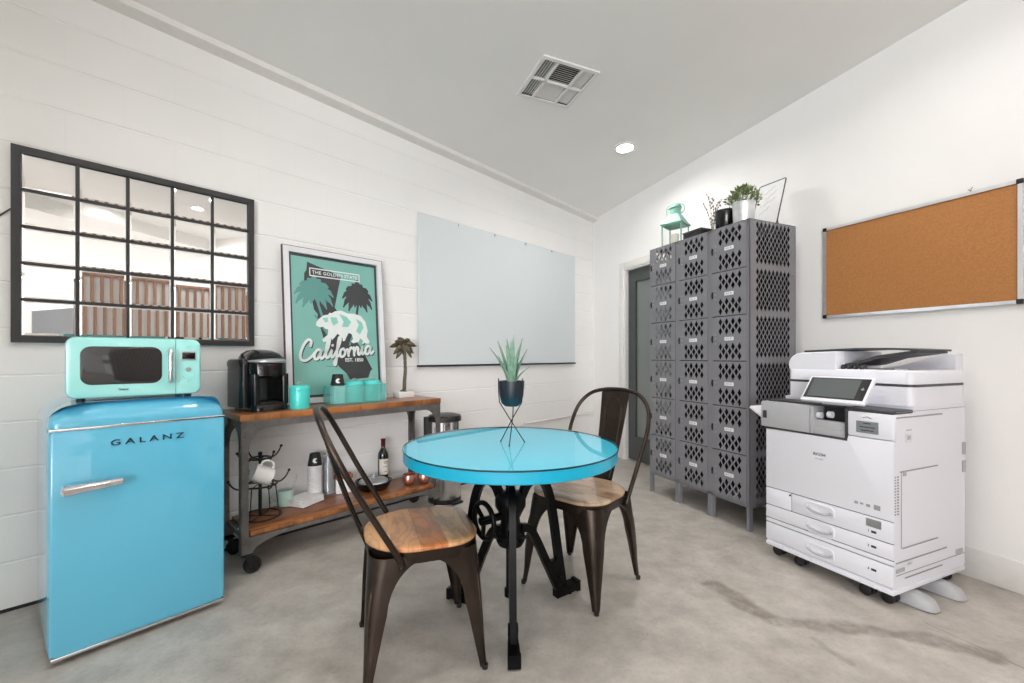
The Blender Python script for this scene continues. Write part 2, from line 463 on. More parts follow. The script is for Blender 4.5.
    def loft(s, rings, caps=True, closed=True):
        n = len(rings[0]); v = [p for r in rings for p in r]; f = []
        m = n if closed else n - 1
        for i in range(len(rings) - 1):
            a = i * n; f += [(a + k, a + (k + 1) % n, a + n + (k + 1) % n, a + n + k) for k in range(m)]
        if caps: f += [tuple(range(n))[::-1], tuple(range(len(v) - n, len(v)))]
        return s.add(v, f)
    def ball(s, c, r, n=12, sc=(1, 1, 1)):
        prof = [(0, -r)] + [(r * math.cos(a), r * math.sin(a)) for a in [(-PI / 2 + PI * k / n) for k in range(1, n)]] + [(0, r)]
        old = s.M; s.M = old @ Matrix.Translation(c) @ Matrix.Diagonal((*sc, 1)); s.lathe(prof, 2 * n); s.M = old
        return s
    def grow(s, fn, *a, **k):
        fn(s, *a, **k); return s
def at(g, M, fn):
    old = g.M; g.M = old @ M; fn(); g.M = old
T = Matrix.Translation
def Rz(a): return Matrix.Rotation(a, 4, 'Z')
def Rx(a): return Matrix.Rotation(a, 4, 'X')
def Ry(a): return Matrix.Rotation(a, 4, 'Y')
def obj(name, g, mats, parent=None, label=None, angle=38):
    me = bpy.data.meshes.new(name)
    bmesh.ops.recalc_face_normals(g.bm, faces=g.bm.faces)
    g.bm.to_mesh(me); g.bm.free()
    for m in (mats if isinstance(mats, (list, tuple)) else [mats]): me.materials.append(m)
    me.set_sharp_from_angle(angle=math.radians(angle))
    o = bpy.data.objects.new(name, me); COL.objects.link(o)
    if parent is not None: o.parent = parent
    if label: o['label'] = label
    return o
def tag(o, label, cat, group=None, kind=None):
    o['label'] = label; o['category'] = cat
    if group: o['group'] = group
    if kind: o['kind'] = kind
    return o
def thing(name, label, cat, loc=(0, 0, 0), rz=0.0, group=None):
    o = bpy.data.objects.new(name, None); o.empty_display_size = .1; COL.objects.link(o)
    o.location = loc; o.rotation_euler = (0, 0, rz)
    return tag(o, label, cat, group)
def struct(name, g, mats, loc=(0, 0, 0), rz=0.0):
    o = obj(name, g, mats); o.location = loc; o.rotation_euler = (0, 0, rz); o['kind'] = 'structure'
    return o
def dup(root, loc, rz, label=None):
    r = root.copy(); COL.objects.link(r); r.location = loc; r.rotation_euler = (0, 0, rz)
    if label: r['label'] = label
    for ch in list(root.children):
        c = ch.copy(); COL.objects.link(c); c.parent = r
        for k in list(ch.children):
            d = k.copy(); COL.objects.link(d); d.parent = c
    return r
def text_geo(g, body, size, depth, M, align='CENTER', fat=0.0, space=1.0):
    """lettering as real mesh, lying in local xy and raised along z"""
    cu = bpy.data.curves.new('lettering', 'FONT'); cu.body = body; cu.size = size; cu.extrude = depth / 2
    cu.align_x = align; cu.align_y = 'CENTER'; cu.space_character = space; cu.offset = fat; cu.resolution_u = 3
    to = bpy.data.objects.new('lettering', cu); COL.objects.link(to)
    dg = bpy.context.evaluated_depsgraph_get(); dg.update()
    me = bpy.data.meshes.new_from_object(to.evaluated_get(dg))
    vs = [M @ v.co for v in me.vertices]; fs = [list(p.vertices) for p in me.polygons]
    g.add(vs, fs)
    bpy.data.objects.remove(to); bpy.data.curves.remove(cu); bpy.data.meshes.remove(me)
FRONT = Rx(PI / 2)        # lettering stands up and faces local -y

# ================================================================== SETTING
g = G()
prof = [(0.0, 0.0)]
z = .2120
while z < 3.15:
    prof += [(0.0, z - .006), (.0028, z - .002), (.0028, z + .002), (0.0, z + .006)]; z += .2032
prof += [(0.0, 3.2), (.16, 3.2), (.16, 0.0)]
g.prism(prof, -12.0, 0.0, 'yz')
wl_ = struct('wall_left', g, M['block'], (CX, CY, 0), aL)
wl_.data.set_sharp_from_angle(angle=math.radians(8))

g = G()
g.box(0, .604, 0, .16, 0, 3.2); g.box(1.56, 12.2, 0, .16, 0, 3.2); g.box(.604, 1.56, 0, .16, 2.045, 3.2)
struct('wall_right', g, M['wall'], (CX, CY, 0), aR)

g = G(); g.box(-14, 14, -14, 8, -.12, 0)
struct('floor', g, M['floor'])

# ceiling: slopes gently down to the far corner; a lower flat part begins behind the camera
def bh(x): return -1.36 + (x - 1.15) * .308
LAMPS = [(.93, 3.60), (1.45, 1.80), (.10, 1.62), (-.95, 1.00), (1.55, .35), (.05, -.45), (1.92, -.95)]      # the first one is in the picture
LAMPS_REAR = [(2.6, -4.2), (4.6, -3.6), (-1.5, -3.2), (-3.6, -4.4), (.6, -4.6)]
VENT_C = (.285, 2.785); VENT_W = .195
def circle(x, y, r, n=24): return [(x + r * math.cos(2 * PI * k / n), y + r * math.sin(2 * PI * k / n)) for k in range(n)]
g = G()
def ceiling_part(outer, inner, zf):
    flat = [p for l in [outer] + inner for p in l]
    tri = tessellate_polygon([[Vector((p[0], p[1], 0)) for p in l] for l in [outer] + inner])
    g.add([(x, y, zf(x, y)) for x, y in flat], [tuple(t) for t in tri])
q = VENT_W - .018
vent_hole = [(VENT_C[0] + a * q * math.cos(aR) - b * q * math.sin(aR), VENT_C[1] + a * q * math.sin(aR) + b * q * math.cos(aR)) for a, b in ((-1, -1), (1, -1), (1, 1), (-1, 1))]
ceiling_part([(-14, bh(-14)), (14, bh(14)), (14, 8), (-14, 8)], [circle(x, y, .070) for x, y in LAMPS] + [vent_hole], ceil_z)
ceiling_part([(-14, bh(-14)), (-14, -14), (14, -14), (14, bh(14))], [circle(x, y, .070) for x, y in LAMPS_REAR], lambda x, y: 2.87)
g.add([(-14, bh(-14), 2.87), (14, bh(14), 2.87), (14, bh(14), ceil_z(14, bh(14))), (-14, bh(-14), ceil_z(-14, bh(-14)))], [(0, 1, 2, 3)])
g.box(-14, 14, -14, 8, 3.45, 3.6)
struct('ceiling', g, M['ceiling'])

# boxed run along the joint of left wall and ceiling
g = G()
v = []
for s_ in (0.0, 12.0):
    for d_ in (0.0, .09):
        p = PL(s_, d_); zc = ceil_z(p[0], p[1]); v += [(-s_, -d_, zc - .034), (-s_, -d_, zc + .05)]
g.add(v, [(0, 1, 5, 4), (2, 6, 7, 3), (0, 4, 6, 2), (1, 3, 7, 5), (0, 2, 3, 1), (4, 5, 7, 6)])
struct('trim_1', g, M['white_trim'], (CX, CY, 0), aL)
g = G()
g.box(1.62, 12, -.012, 0, 0, .15, .004); g.box(0.02, .53, -.012, 0, 0, .15, .004)
struct('baseboard_right', g, M['white_trim'], (CX, CY, 0), aR)

g = G(); g.box(-12, -.01, -.004, 0, 0, .014)
struct('base_joint_left', g, M['rubber'], (CX, CY, 0), aL)  # thin dark strip for the caulk joint between wall and floor

# far walls, seen only in the mirror, and the daylight opening
g = G(); g.box(-12.3, -.0, 0, .15, 0, 3.2)
struct('wall_far', g, M['wall'], PL(0, 11.0), aL)
g = G()
a_ = aL + PI / 2
g.box(-11.2, -10.7, 0, .15, 0, 3.2); g.box(-5.7, 0.2, 0, .15, 0, 3.2); g.box(-10.7, -5.7, 0, .15, 2.8, 3.2); g.box(-10.7, -5.7, 0, .15, 0, .3)
struct('wall_rear', g, M['wall'], PL(12.0, 0), aL - PI / 2 + PI)

g = G(); g.box(-1.65, .1, 0, .12, 0, 3.2)
struct('wall_light_block', g, M['wall'], PL(5.62, 0), aL + PI / 2)  # added stub wall out of view, keeps rear light off the left wall

# slatted screen behind the camera (seen in the mirror)
sc_t = thing('slat_screen', 'brown wooden slat screen reflected in the wall mirror', 'screen', PL(3.15, 4.4), aL + PI)
g = G(); g.box(-1.15, 1.15, .03, .05, .02, 2.06)
obj('backing_panel', g, M['wall'], sc_t)
for z_ in (0, 2.06):
    g = G(); g.box(-1.17, 1.17, 0, .055, z_, z_ + .04, .004); obj('rail', g, M['slat_wood'], sc_t)
g = G()
for k in range(27):
    x = -1.13 + k * .087; g.box(x - .0155, x + .0155, -.012, .03, .04, 2.06, .003, 1)
obj('slats', g, M['slat_wood'], sc_t)
t = thing('wall_screen', 'dark grey screen reflected in the bottom left pane of the mirror', 'screen', PR(11.25, .01, 1.56), aR)
g = G(); g.box(-.93, .93, -.03, .005, 0, .66, .01); obj('screen_frame', g, M['white_trim'], t)
g = G(); g.box(-.87, .87, -.036, -.028, .05, .61); obj('screen_panel', g, M['screen_grey'], t)

# door in the right wall
dr = bpy.data.objects.new('door_1', None); COL.objects.link(dr); dr.location = (CX, CY, 0); dr.rotation_euler = (0, 0, aR); dr['kind'] = 'structure'
g = G()
g.box(.528, .604, -.018, .0, 0, 2.118, .003); g.box(1.56, 1.636, -.018, 0, 0, 2.118, .003); g.box(.604, 1.56, -.018, 0, 2.045, 2.118, .003)
g.box(.604, .622, -.006, .16, 0, 2.045); g.box(1.542, 1.56, -.006, .16, 0, 2.045); g.box(.622, 1.542, -.006, .16, 2.027, 2.045)
obj('door_frame', g, M['white_trim'], dr)
g = G()
g.holes([(.622, .012), (1.542, .012), (1.542, 2.027), (.622, 2.027)], [[(.735, .26), (1.43, .26), (1.43, 1.90), (.735, 1.90)]], .035, .08)
g.box(.72, 1.445, .045, .058, .245, .262); g.box(.72, 1.445, .045, .058, 1.898, 1.915)
obj('door_slab', g, M['door'], dr)
g = G(); g.box(.73, 1.435, .058, .066, .255, 1.905)
obj('door_glass', g, M['frosted'], dr)
g = G(); g.box(1.44, 1.50, .028, .036, .93, 1.12, .01); g.cyl((1.47, .036, 1.02), (1.47, -.02, 1.02), .011); g.cyl((1.47, -.02, 1.02), (1.36, -.02, 1.02), .010)
obj('door_handle', g, M['steel'], dr)

# ================================================================== CEILING FITTINGS
def ceil_frame(x, y, rz):
    n = Vector((-.016, .0428, 1)).normalized()
    q = Vector((0, 0, 1)).rotation_difference(n)
    return T((x, y, ceil_z(x, y))) @ q.to_matrix().to_4x4() @ Rz(rz)
def set_m(o, Mx):
    o.matrix_world = Mx; o.rotation_euler = Mx.to_euler(); o.location = Mx.to_translation()
# recessed lamps
def lamp_proto():
    t = thing('downlight', 'lit round recessed ceiling lamp near the air vent', 'ceiling lamp', group=None)
    g = G(); g.lathe([(.072, .060), (.066, .058), (.064, -.004), (.070, -.006), (.088, -.006), (.092, -.002), (.092, .001), (.072, .001), (.072, .060)], 40); obj('trim_ring', g, M['white_trim'], t)
    g = G(); g.lathe([(0, LENS_UP), (.0655, LENS_UP), (.0655, LENS_UP + .005), (0, LENS_UP + .005)], 40); obj('lens', g, M['lamp'], t)
    return t
LENS_UP = .016
lp = lamp_proto()
set_m(lp, ceil_frame(*LAMPS[0], 0))
for (x, y) in LAMPS[1:]:
    o = dup(lp, (0, 0, 0), 0, 'round recessed ceiling lamp outside the picture, lighting the room from above')
    o['group'] = 'recessed lamps out of frame'
    set_m(o, ceil_frame(x, y, 0))
for (x, y) in LAMPS_REAR:
    o = dup(lp, (x, y, 2.87), 0, 'round recessed ceiling lamp outside the picture, lighting the room from above')
    o['group'] = 'recessed lamps out of frame'

lens = [c for c in lp.children if c.name.startswith('lens')][0]; lens.data = lens.data.copy(); lens.data.materials.clear(); lens.data.materials.append(M['lamp_far'])

# linear fill lamps added in the rear half of the room, out of the picture
for i, (s_, d_) in enumerate(((6.3, 6.2), (8.8, 6.2), (8.0, 2.6))):
    x, y, z = PL(s_, d_)
    t = thing('linear_fill_lamp', 'long linear fill lamp added in the rear of the room, outside the picture', 'ceiling lamp', (x, y, 2.30), aL, 'added linear fill lamps out of frame')
    g = G(); g.box(-1.2, 1.2, -.04, .04, -.03, .03); obj('fill_tube', g, M['fill_glow'], t)
    g = G(); g.box(-1.22, 1.22, -.045, -.040, -.034, .034); g.box(-1.22, 1.22, .040, .045, -.034, .034); obj('housing', g, M['white_trim'], t)
    for xx in (-1, 1):
        g = G(); g.cyl((xx, 0, .03), (xx, 0, .565), .003, n=6); obj('suspension_wire', g, M['steel'], t)

# air register, square, set parallel to the right wall
vt = thing('air_vent', 'square white louvred air vent in the ceiling', 'vent')
set_m(vt, ceil_frame(*VENT_C, aR))
W = .195
g = G()
g.holes([(-W, -W), (W, -W), (W, W), (-W, W)], [[(-W + .022, -W + .022), (W - .022, -W + .022), (W - .022, W - .022), (-W + .022, W - .022)]], -.010, .004, 'xy')
# dividers: three strips across (y) by two along x
xs = [-W + .022, 0.0, W - .022]; ys = [-W + .022, -.085, .085, W - .022]
g.box(-.007, .007, ys[0], ys[3], -.011, .004)
for yy in (ys[1], ys[2]): g.box(xs[0], xs[2], yy - .007, yy + .007, -.011, .004)
obj('vent_frame', g, M['vent_white'], vt)
g = G(); g.box(xs[0], xs[2], ys[0], ys[3], .03, .034)
for (a, b, c, d) in ((xs[0], xs[0] + .002, ys[0], ys[3]), (xs[2] - .002, xs[2], ys[0], ys[3]), (xs[0], xs[2], ys[0], ys[0] + .002), (xs[0], xs[2], ys[3] - .002, ys[3])):
    g.box(a, b, c, d, -.002, .034)
obj('duct', g, M['duct_dark'], vt)
VENT_CELLS = []
g = G()
def louvers(x0, x1, y0, y1, axis, tilt, pitch):
    L = (y1 - y0) if axis == 'x' else (x1 - x0)
    k = 0
    while (k + .5) * pitch < L:
        c = (y0 if axis == 'x' else x0) + (k + .5) * pitch
        w = .011
        if axis == 'x':
            at(g, T(((x0 + x1) / 2, c, .006)) @ Rx(tilt), lambda: g.box(-(x1 - x0) / 2 + .004, (x1 - x0) / 2 - .004, -w, w, -.0008, .0008))
        else:
            at(g, T((c, (y0 + y1) / 2, .006)) @ Ry(tilt), lambda: g.box(-w, w, -(y1 - y0) / 2 + .004, (y1 - y0) / 2 - .004, -.0008, .0008))
        k += 1
for xi in (0, 1):
    x0, x1 = xs[xi] + .004, xs[xi + 1] - .004
    louvers(x0, x1, ys[0] + .002, ys[1] - .006, 'x', math.radians(35), .0165)     # cells seen open or closed by their tilt
    louvers(x0, x1, ys[2] + .006, ys[3] - .002, 'x', math.radians(-35), .0165)
    louvers(x0, x1, ys[1] + .006, ys[2] - .006, 'y', math.radians(38 if xi else -38), .0165)
obj('louvers', g, M['vent_white'], vt)

# ================================================================== LEFT WALL: mirror, board, poster
def S2X(s, s0): return s0 - s            # wall coordinate s -> local x of a thing placed at s0
# grid mirror
s0 = (3.674 + 4.617) / 2
mt = thing('wall_mirror', 'large black framed wall mirror divided into a grid of panes', 'mirror', PL(s0, 0, 1.169), aL)
W, Hh = .4715, .860
g = G()
b = .028
g.holes([(-W, 0), (W, 0), (W, Hh), (-W, Hh)], [[(-W + b, b), (W - b, b), (W - b, Hh - b), (-W + b, Hh - b)]], -.028, -.002)
obj('frame', g, M['black_frame'], mt)
g = G()
iw = (2 * W - 2 * b) / 5; ih = (Hh - 2 * b) / 5
for k in range(1, 5):
    x = -W + b + iw * k; g.box(x - .006, x + .006, -.022, -.006, b, Hh - b)
    z = b + ih * k; g.box(-W + b, W - b, -.0225, -.006, z - .006, z + .006)
obj('grid_bars', g, M['black_frame'], mt)
g = G()
for i in range(5):
    for j in range(5):
        x0 = -W + b + iw * i + .0005; x1 = x0 + iw - .001; z0 = b + ih * j + .0005; z1 = z0 + ih - .001
        q = .013
        tx = rnd.uniform(-.0006, .0006); tz = rnd.uniform(-.0006, .0006)
        v = [(x0, -.0165, z0), (x1, -.0165, z0), (x1, -.0165, z1), (x0, -.0165, z1),
             (x0 + q, -.0190 + tx, z0 + q), (x1 - q, -.0190 + tz, z0 + q), (x1 - q, -.0190 - tx, z1 - q), (x0 + q, -.0190 - tz, z1 - q)]
        g.add(v, [(4, 5, 6, 7), (0, 1, 5, 4), (1, 2, 6, 5), (2, 3, 7, 6), (3, 0, 4, 7)])
obj('mirror_panes', g, M['mirror'], mt, angle=1)
# cord hanging left of the mirror
g = G(); g.tube(crom([(.05, -.006, .62), (.02, -.008, .6), (-.03, -.008, .545), (-.09, -.008, .46), (-.15, -.008, .2), (-.16, -.008, -.3)], 6), .003, 6)
co = obj('power_cord', g, M['brown_edge']); co.location = PL(4.617, 0, 1.169); co.rotation_euler = (0, 0, aL)
tag(co, 'thin brown cord on the wall beside left edge of mirror', 'cord')

# glass board
s0 = (.405 + 2.52) / 2
bt = thing('glass_whiteboard', 'large frameless pale glass writing board on the white block wall', 'whiteboard', PL(s0, 0, 1.025), aL)
W = (2.52 - .405) / 2
g = G(); g.box(-W, W, -.022, -.014, .014, 1.215, .002, 1); obj('glass_panel', g, M['board_glass'], bt)
g = G(); g.box(-W - .002, W + .002, -.032, 0, 0, .014, .002, 1); obj('bottom_rail', g, M['black'], bt)
for s_ in (2.108, 1.68, 1.255, .83):
    g = G(); x = s0 - s_; g.cyl((x, 0, 1.200), (x, -.030, 1.200), .011, n=16); obj('standoff', g, M['steel'], bt)

# surface conduit
g = G(); g.cyl((-1.26, -.014, .44), (.0, -.014, .44), .0085, n=10)
for x in (-1.0, -.45, -.1): g.box(x - .012, x + .012, -.026, 0, .428, .452, .003)
co = obj('wall_conduit', g, M['white_trim']); co.location = PL(0, 0, 0); co.rotation_euler = (0, 0, aL)
tag(co, 'thin white conduit running low along the block wall', 'pipe')

# poster, leaning on the wall from the cart top
CART_Z = .812
s0 = 3.195
PW, PH = .665, .975
lean = math.radians(4.6)
pt = thing('framed_poster', 'large white framed California poster leaning on wall above the cart', 'poster', PL(s0, .112, CART_Z + .004), aL)
LM = Rx(-lean)                                        # top goes back towards the wall
LM = Matrix.Rotation(-lean, 4, 'X')
def G_lean():
    g = G(); g.M = LM; return g
x0, x1 = -PW / 2, PW / 2
fb = .034
g = G_lean(); g.holes([(x0, 0), (x1, 0), (x1, PH), (x0, PH)], [[(x0 + fb, fb), (x1 - fb, fb), (x1 - fb, PH - fb), (x0 + fb, PH - fb)]], -.024, -.002)
obj('frame', g, M['poster_frame'], pt)
g = G_lean(); g.holes([(x0 - .004, -.003), (x1 + .004, -.003), (x1 + .004, PH + .004), (x0 - .004, PH + .004)], [[(x0, 0.0005), (x1, .0005), (x1, PH), (x0, PH)]], -.022, 0)
obj('frame_edge', g, M['brown_edge'], pt)
# the print: layers of flat ink on one sheet
g = G_lean()
INK = [M['char_print'], M['teal_print'], M['teal_light'], M['teal_mid'], M['white_print']]
def lay(poly, k, mi):
    g.mi = mi; g.prism(poly, -.004 - .0004 * k, -.0036 - .0004 * k, 'xz')
g.mi = 0; g.box(x0 + fb - .004, x1 - fb + .004, -.0036, -.001, fb - .004, PH - fb + .004)
ix0, ix1, iz0, iz1 = x0 + fb + .017, x1 - fb - .017, fb + .017, PH - fb - .017
lay([(ix0, iz0), (ix1, iz0), (ix1, iz1), (ix0, iz1)], 1, 1)
PWI, PHI = ix1 - ix0, iz1 - iz0
def pp(u, v): return (ix0 + u * PWI, iz1 - v * PHI)   # u right, v down, both 0..1
# state outline
lay([pp(a_, b_ * .915) for a_, b_ in ((.175, .035), (.565, .115), (.475, .385), (.80, .735), (.925, .905), (.90, .915), (.865, .975), (.63, .985), (.585, .93), (.50, .875), (.445, .79), (.37, .72), (.335, .655), (.305, .57), (.265, .50), (.275, .45), (.235, .415), (.215, .335), (.175, .285), (.135, .20), (.14, .13), (.165, .10))], 2, 0)
# palms: arching fronds as flat strips
def strip(ctr, wid, k, mi):
    L = len(ctr); v = []
    for i, (x, y) in enumerate(ctr):
        xa, ya = ctr[max(0, i - 1)]; xb, yb = ctr[min(L - 1, i + 1)]
        a_ = pp(xa, ya); b_ = pp(xb, yb); tx, tz = b_[0] - a_[0], b_[1] - a_[1]; q = math.hypot(tx, tz) or 1
        p = pp(x, y); w = wid[i] / 2
        v += [(p[0] - tz / q * w, -.004 - .0004 * k, p[1] + tx / q * w), (p[0] + tz / q * w, -.004 - .0004 * k, p[1] - tx / q * w)]
    g.mi = mi; g.add(v, [(2 * i, 2 * i + 1, 2 * i + 3, 2 * i + 2) for i in range(L - 1)])
def palm(cx, cy, sx, sy, mi, trunk, k):
    for fi, (a, L) in enumerate(((90, .80), (66, .85), (114, .85), (40, .95), (140, .95), (14, 1.0), (166, 1.0), (-14, .95), (194, .95), (-42, .80), (222, .80), (-68, .55), (248, .55))):
        a = math.radians(a); ctr = []; wid = []
        for i in range(10):
            t = i / 9; ctr.append((cx + math.cos(a) * L * t * sx, cy - (math.sin(a) * L * t - .55 * abs(math.cos(a)) * t * t * t) * sy))
            wid.append(.042 * math.sin(PI * min(1, .2 + .8 * t)) ** .8 + (.006 if i % 2 else 0) + .002)
        strip(ctr, wid, k + .09 * fi, mi)
    strip([(cx, cy)] + trunk, [.016] * (len(trunk) + 1), k - .1, mi)
palm(.245, .235, .225, .145, 3, [(.28, .33), (.33, .44), (.40, .58)], 3)
palm(.765, .235, .20, .145, 0, [(.765, .32), (.745, .40)], 3)
strip([(.24, .42), (.31, .49), (.42, .60)], [.012] * 3, 3, 3); strip([(.69, .55), (.66, .60), (.64, .64)], [.012] * 3, 3, 3)
# title box
def fr_box(u0, v0, u1, v1, th, k, mi, sk=0.0):
    for (a, b_, c, d) in ((u0, v0, u1, v0 + th), (u0, v1 - th, u1, v1), (u0, v0, u0 + th * 1.4, v1), (u1 - th * 1.4, v0, u1, v1)):
        lay([pp(a, b_), pp(c, b_), pp(c, d), pp(a, d)], k, mi)
fr_box(.195, .072, .80, .135, .008, 4, 4)
g.mi = 4
px, pz = pp(.497, .105); text_geo(g, 'THE GOLDEN STATE', .030, .0006, T((px, -.0062, pz)) @ FRONT, fat=.0004, space=1.12)
# walking bear
bear = [(.335, .548), (.305, .575), (.30, .60), (.345, .613), (.375, .605), (.40, .622), (.43, .625), (.425, .665), (.36, .705), (.375, .722), (.45, .718), (.50, .685), (.535, .655), (.565, .675), (.545, .70), (.56, .715), (.615, .71), (.64, .675), (.665, .645), (.70, .655), (.715, .69), (.69, .715), (.715, .727), (.78, .715), (.80, .685), (.83, .70), (.845, .722), (.905, .728), (.92, .71), (.885, .67), (.90, .62), (.875, .55), (.82, .505), (.74, .49), (.66, .492), (.585, .472), (.515, .482), (.475, .50), (.455, .495), (.435, .512), (.385, .52)]
def bp_(a): return pp(a[0] * 1.05 - .065, .372 + (a[1] - .472) * .98)
lay([bp_(a) for a in bear], 6, 4)
for q in (((.56, .50), (.65, .52), (.70, .56), (.66, .60), (.585, .60), (.61, .56)), ((.46, .53), (.53, .53), (.55, .57), (.49, .595), (.47, .565)), ((.76, .53), (.83, .555), (.85, .60), (.80, .655), (.755, .63), (.79, .58)), ((.37, .54), (.43, .535), (.435, .565), (.40, .575))):
    lay([bp_(a) for a in q], 7, 2)
# brushed script, drawn as round-nosed strokes
def stroke(pts, w, k, mi, n=6):
    P = crom([Vector((a, b_, 0)) for a, b_ in pts], n)
    P = [Vector((pp(p.x, p.y)[0], pp(p.x, p.y)[1], 0)) for p in P]
    L = len(P); lft = []; rgt = []
    for i in range(L):
        t = (P[min(i + 1, L - 1)] - P[max(i - 1, 0)]).normalized(); nn = Vector((-t.y, t.x, 0))
        lft.append(P[i] + nn * w / 2); rgt.append(P[i] - nn * w / 2)
    g.mi = mi; y = -.004 - .0004 * k
    v = [(p.x, y, p.y) for p in lft] + [(p.x, y, p.y) for p in rgt]
    g.add(v, [(i, i + 1, L + i + 1, L + i) for i in range(L - 1)])
    for e in (P[0], P[-1]):
        g.add([(e.x + w / 2 * math.cos(a * PI / 5), y, e.y + w / 2 * math.sin(a * PI / 5)) for a in range(10)], [tuple(range(10))])
def script(dx, dy, w, k, mi):
    lay_ = [k]
    def st(pts):
        lay_[0] += .08
        stroke([(a + dx, .70 + (b_ - .79) * .80 + dy - .075 * (a - .5)) for a, b_ in pts], w, lay_[0], mi)
    st([(.205, .735), (.215, .695), (.185, .675), (.135, .715), (.095, .79), (.10, .845), (.15, .86), (.215, .83), (.25, .80)])       # C
    st([(.315, .785), (.285, .775), (.25, .805), (.245, .845), (.27, .86), (.305, .83), (.325, .785), (.31, .835), (.325, .86), (.36, .835)])  # a
    st([(.36, .835), (.405, .76), (.425, .69), (.41, .68), (.39, .73), (.375, .82), (.385, .86), (.42, .84)])                          # l
    st([(.42, .84), (.445, .79), (.435, .835), (.445, .86), (.475, .84)]); st([(.455, .75), (.458, .747)])                               # i
    st([(.475, .84), (.53, .76), (.555, .69), (.535, .685), (.515, .76), (.49, .91), (.475, .935), (.47, .91), (.50, .865), (.545, .84)])  # f
    st([(.585, .79), (.555, .80), (.54, .84), (.555, .865), (.59, .855), (.605, .82), (.585, .79), (.605, .81), (.635, .80)])              # o
    st([(.635, .80), (.645, .865)]); st([(.645, .84), (.675, .79), (.70, .80)])                                                         # r
    st([(.715, .79), (.715, .865)]); st([(.718, .835), (.75, .79), (.77, .805), (.765, .85), (.78, .865), (.805, .84)])                    # n
    st([(.805, .84), (.825, .795), (.815, .84), (.825, .865), (.85, .845)]); st([(.835, .755), (.838, .752)])                            # i
    st([(.925, .80), (.895, .79), (.865, .82), (.865, .86), (.89, .87), (.92, .84), (.935, .80), (.925, .845), (.94, .87), (.965, .85)])    # a
script(-.015, -.022, .017, 8, 0)
script(-.025, -.029, .0165, 10, 4)
g.mi = 4
px, pz = pp(.69, .752); text_geo(g, 'EST. 1850', .032, .0006, T((px, -.0085, pz)) @ FRONT, fat=.0008)
px, pz = pp(.36, .80)
g.mi = 0
for k in range(5): g.box(px + .012 * k - .006, px + .012 * k + .001, -.0066, -.0058, pz + .001 * (k % 2), pz + .004)
obj('poster_print', g, INK, pt, angle=20)

# ================================================================== FRIDGE AND MICROWAVE
fa = math.atan2(.417, .347)
FU = Vector((math.cos(fa), math.sin(fa))); FV = Vector((-FU.y, FU.x))
FW, FD = .5425, .585
fo = Vector((-1.631, 1.538)) + FU * FW / 2 + FV * FD / 2
ft = thing('retro_fridge', 'sky blue retro mini fridge with rounded top and chrome handle', 'fridge', (fo.x, fo.y, 0), fa)
x0, x1, yf, yb = -FW / 2, FW / 2, -FD / 2, FD / 2
def rounded_top(x0, x1, y0, y1, z0, z1, r, n=8, rs=.02):
    """box with pillowed upper edges: rings shrink on a quarter circle"""
    rings = []
    for k in range(n + 1):
        a = PI / 2 * k / n; q = r * (1 - math.cos(a)); z = z1 - r + r * math.sin(a)
        rr = max(rs, .03)
        rings.append([(px, py, z) for px, py in rrect(x1 - x0 - 2 * q, y1 - y0 - 2 * q, min(rr + r * .55 * math.sin(a), (x1 - x0) / 2 - q - .01), 6, (x0 + x1) / 2, (y0 + y1) / 2)])
    base = [(px, py, z0) for px, py in rrect(x1 - x0, y1 - y0, max(rs, .03), 6, (x0 + x1) / 2, (y0 + y1) / 2)]
    return [base] + rings
g = G(); g.loft(rounded_top(x0, x1, yf + .055, yb, .035, .936, .085))
obj('body', g, M['fridge'], ft)
g = G(); g.loft(rounded_top(x0, x1, yf, yf + .10, .848, .936, .075, rs=.012))
obj('top_hood', g, M['fridge'], ft)
g = G()
g.loft([[(px, py, z) for px, py in rrect(FW - 2 * q, .05, .012, 4, 0, yf + .025 + q * .4)] for z, q in ((.034, .008), (.042, 0), (.832, 0), (.838, .004))])
obj('door', g, M['fridge'], ft)
g = G(); g.box(x0 + .001, x1 - .001, yf - .004, yf + .05, .838, .848, .003); obj('chrome_trim', g, M['chrome'], ft)
g = G(); g.box(x0 + .004, x1 - .004, yf - .003, yf + .05, .022, .034, .003); obj('chrome_trim', g, M['chrome'], ft)
g = G(); g.box(x0 + .02, x1 - .02, yf + .07, yb - .02, .012, .04); obj('plinth', g, M['black'], ft)
for sx in (-1, 1):
    for y in (yf + .10, yb - .06):
        g = G(); g.lathe([(0, 0), (.02, 0), (.02, .014), (0, .014)], 14, (sx * .22, y, 0)); obj('foot', g, M['rubber'], ft)
# handle: tapering chrome bar, thick at its left end
hx0 = x0 + .032; hx1 = x0 + .190; hz = .632
g = G()
P = [(hx0 + (hx1 - hx0) * t, yf - .045 + .006 * t, hz + .004 * t) for t in [i / 8 for i in range(9)]]
R = [.021 - .007 * i / 8 for i in range(9)]
g.tube([(hx0 - .006, yf - .045, hz)] + P + [(hx1 + .004, yf - .038, hz + .004)], [.009] + R + [.006], 14)
g.cyl((hx0 + .015, yf - .04, hz), (hx0 + .015, yf + .002, hz), .010); g.cyl((hx1 - .012, yf - .035, hz + .004), (hx1 - .012, yf + .002, hz + .004), .007)
obj('handle', g, M['chrome'], ft)
g = G(); text_geo(g, 'GALANZ', .034, .003, T((x0 + .276, yf - .002, .777)) @ FRONT @ Matrix.Diagonal((1.30, .92, 1, 1)), fat=.0002, space=1.50)
obj('lettering', g, M['dark_ink'], ft)

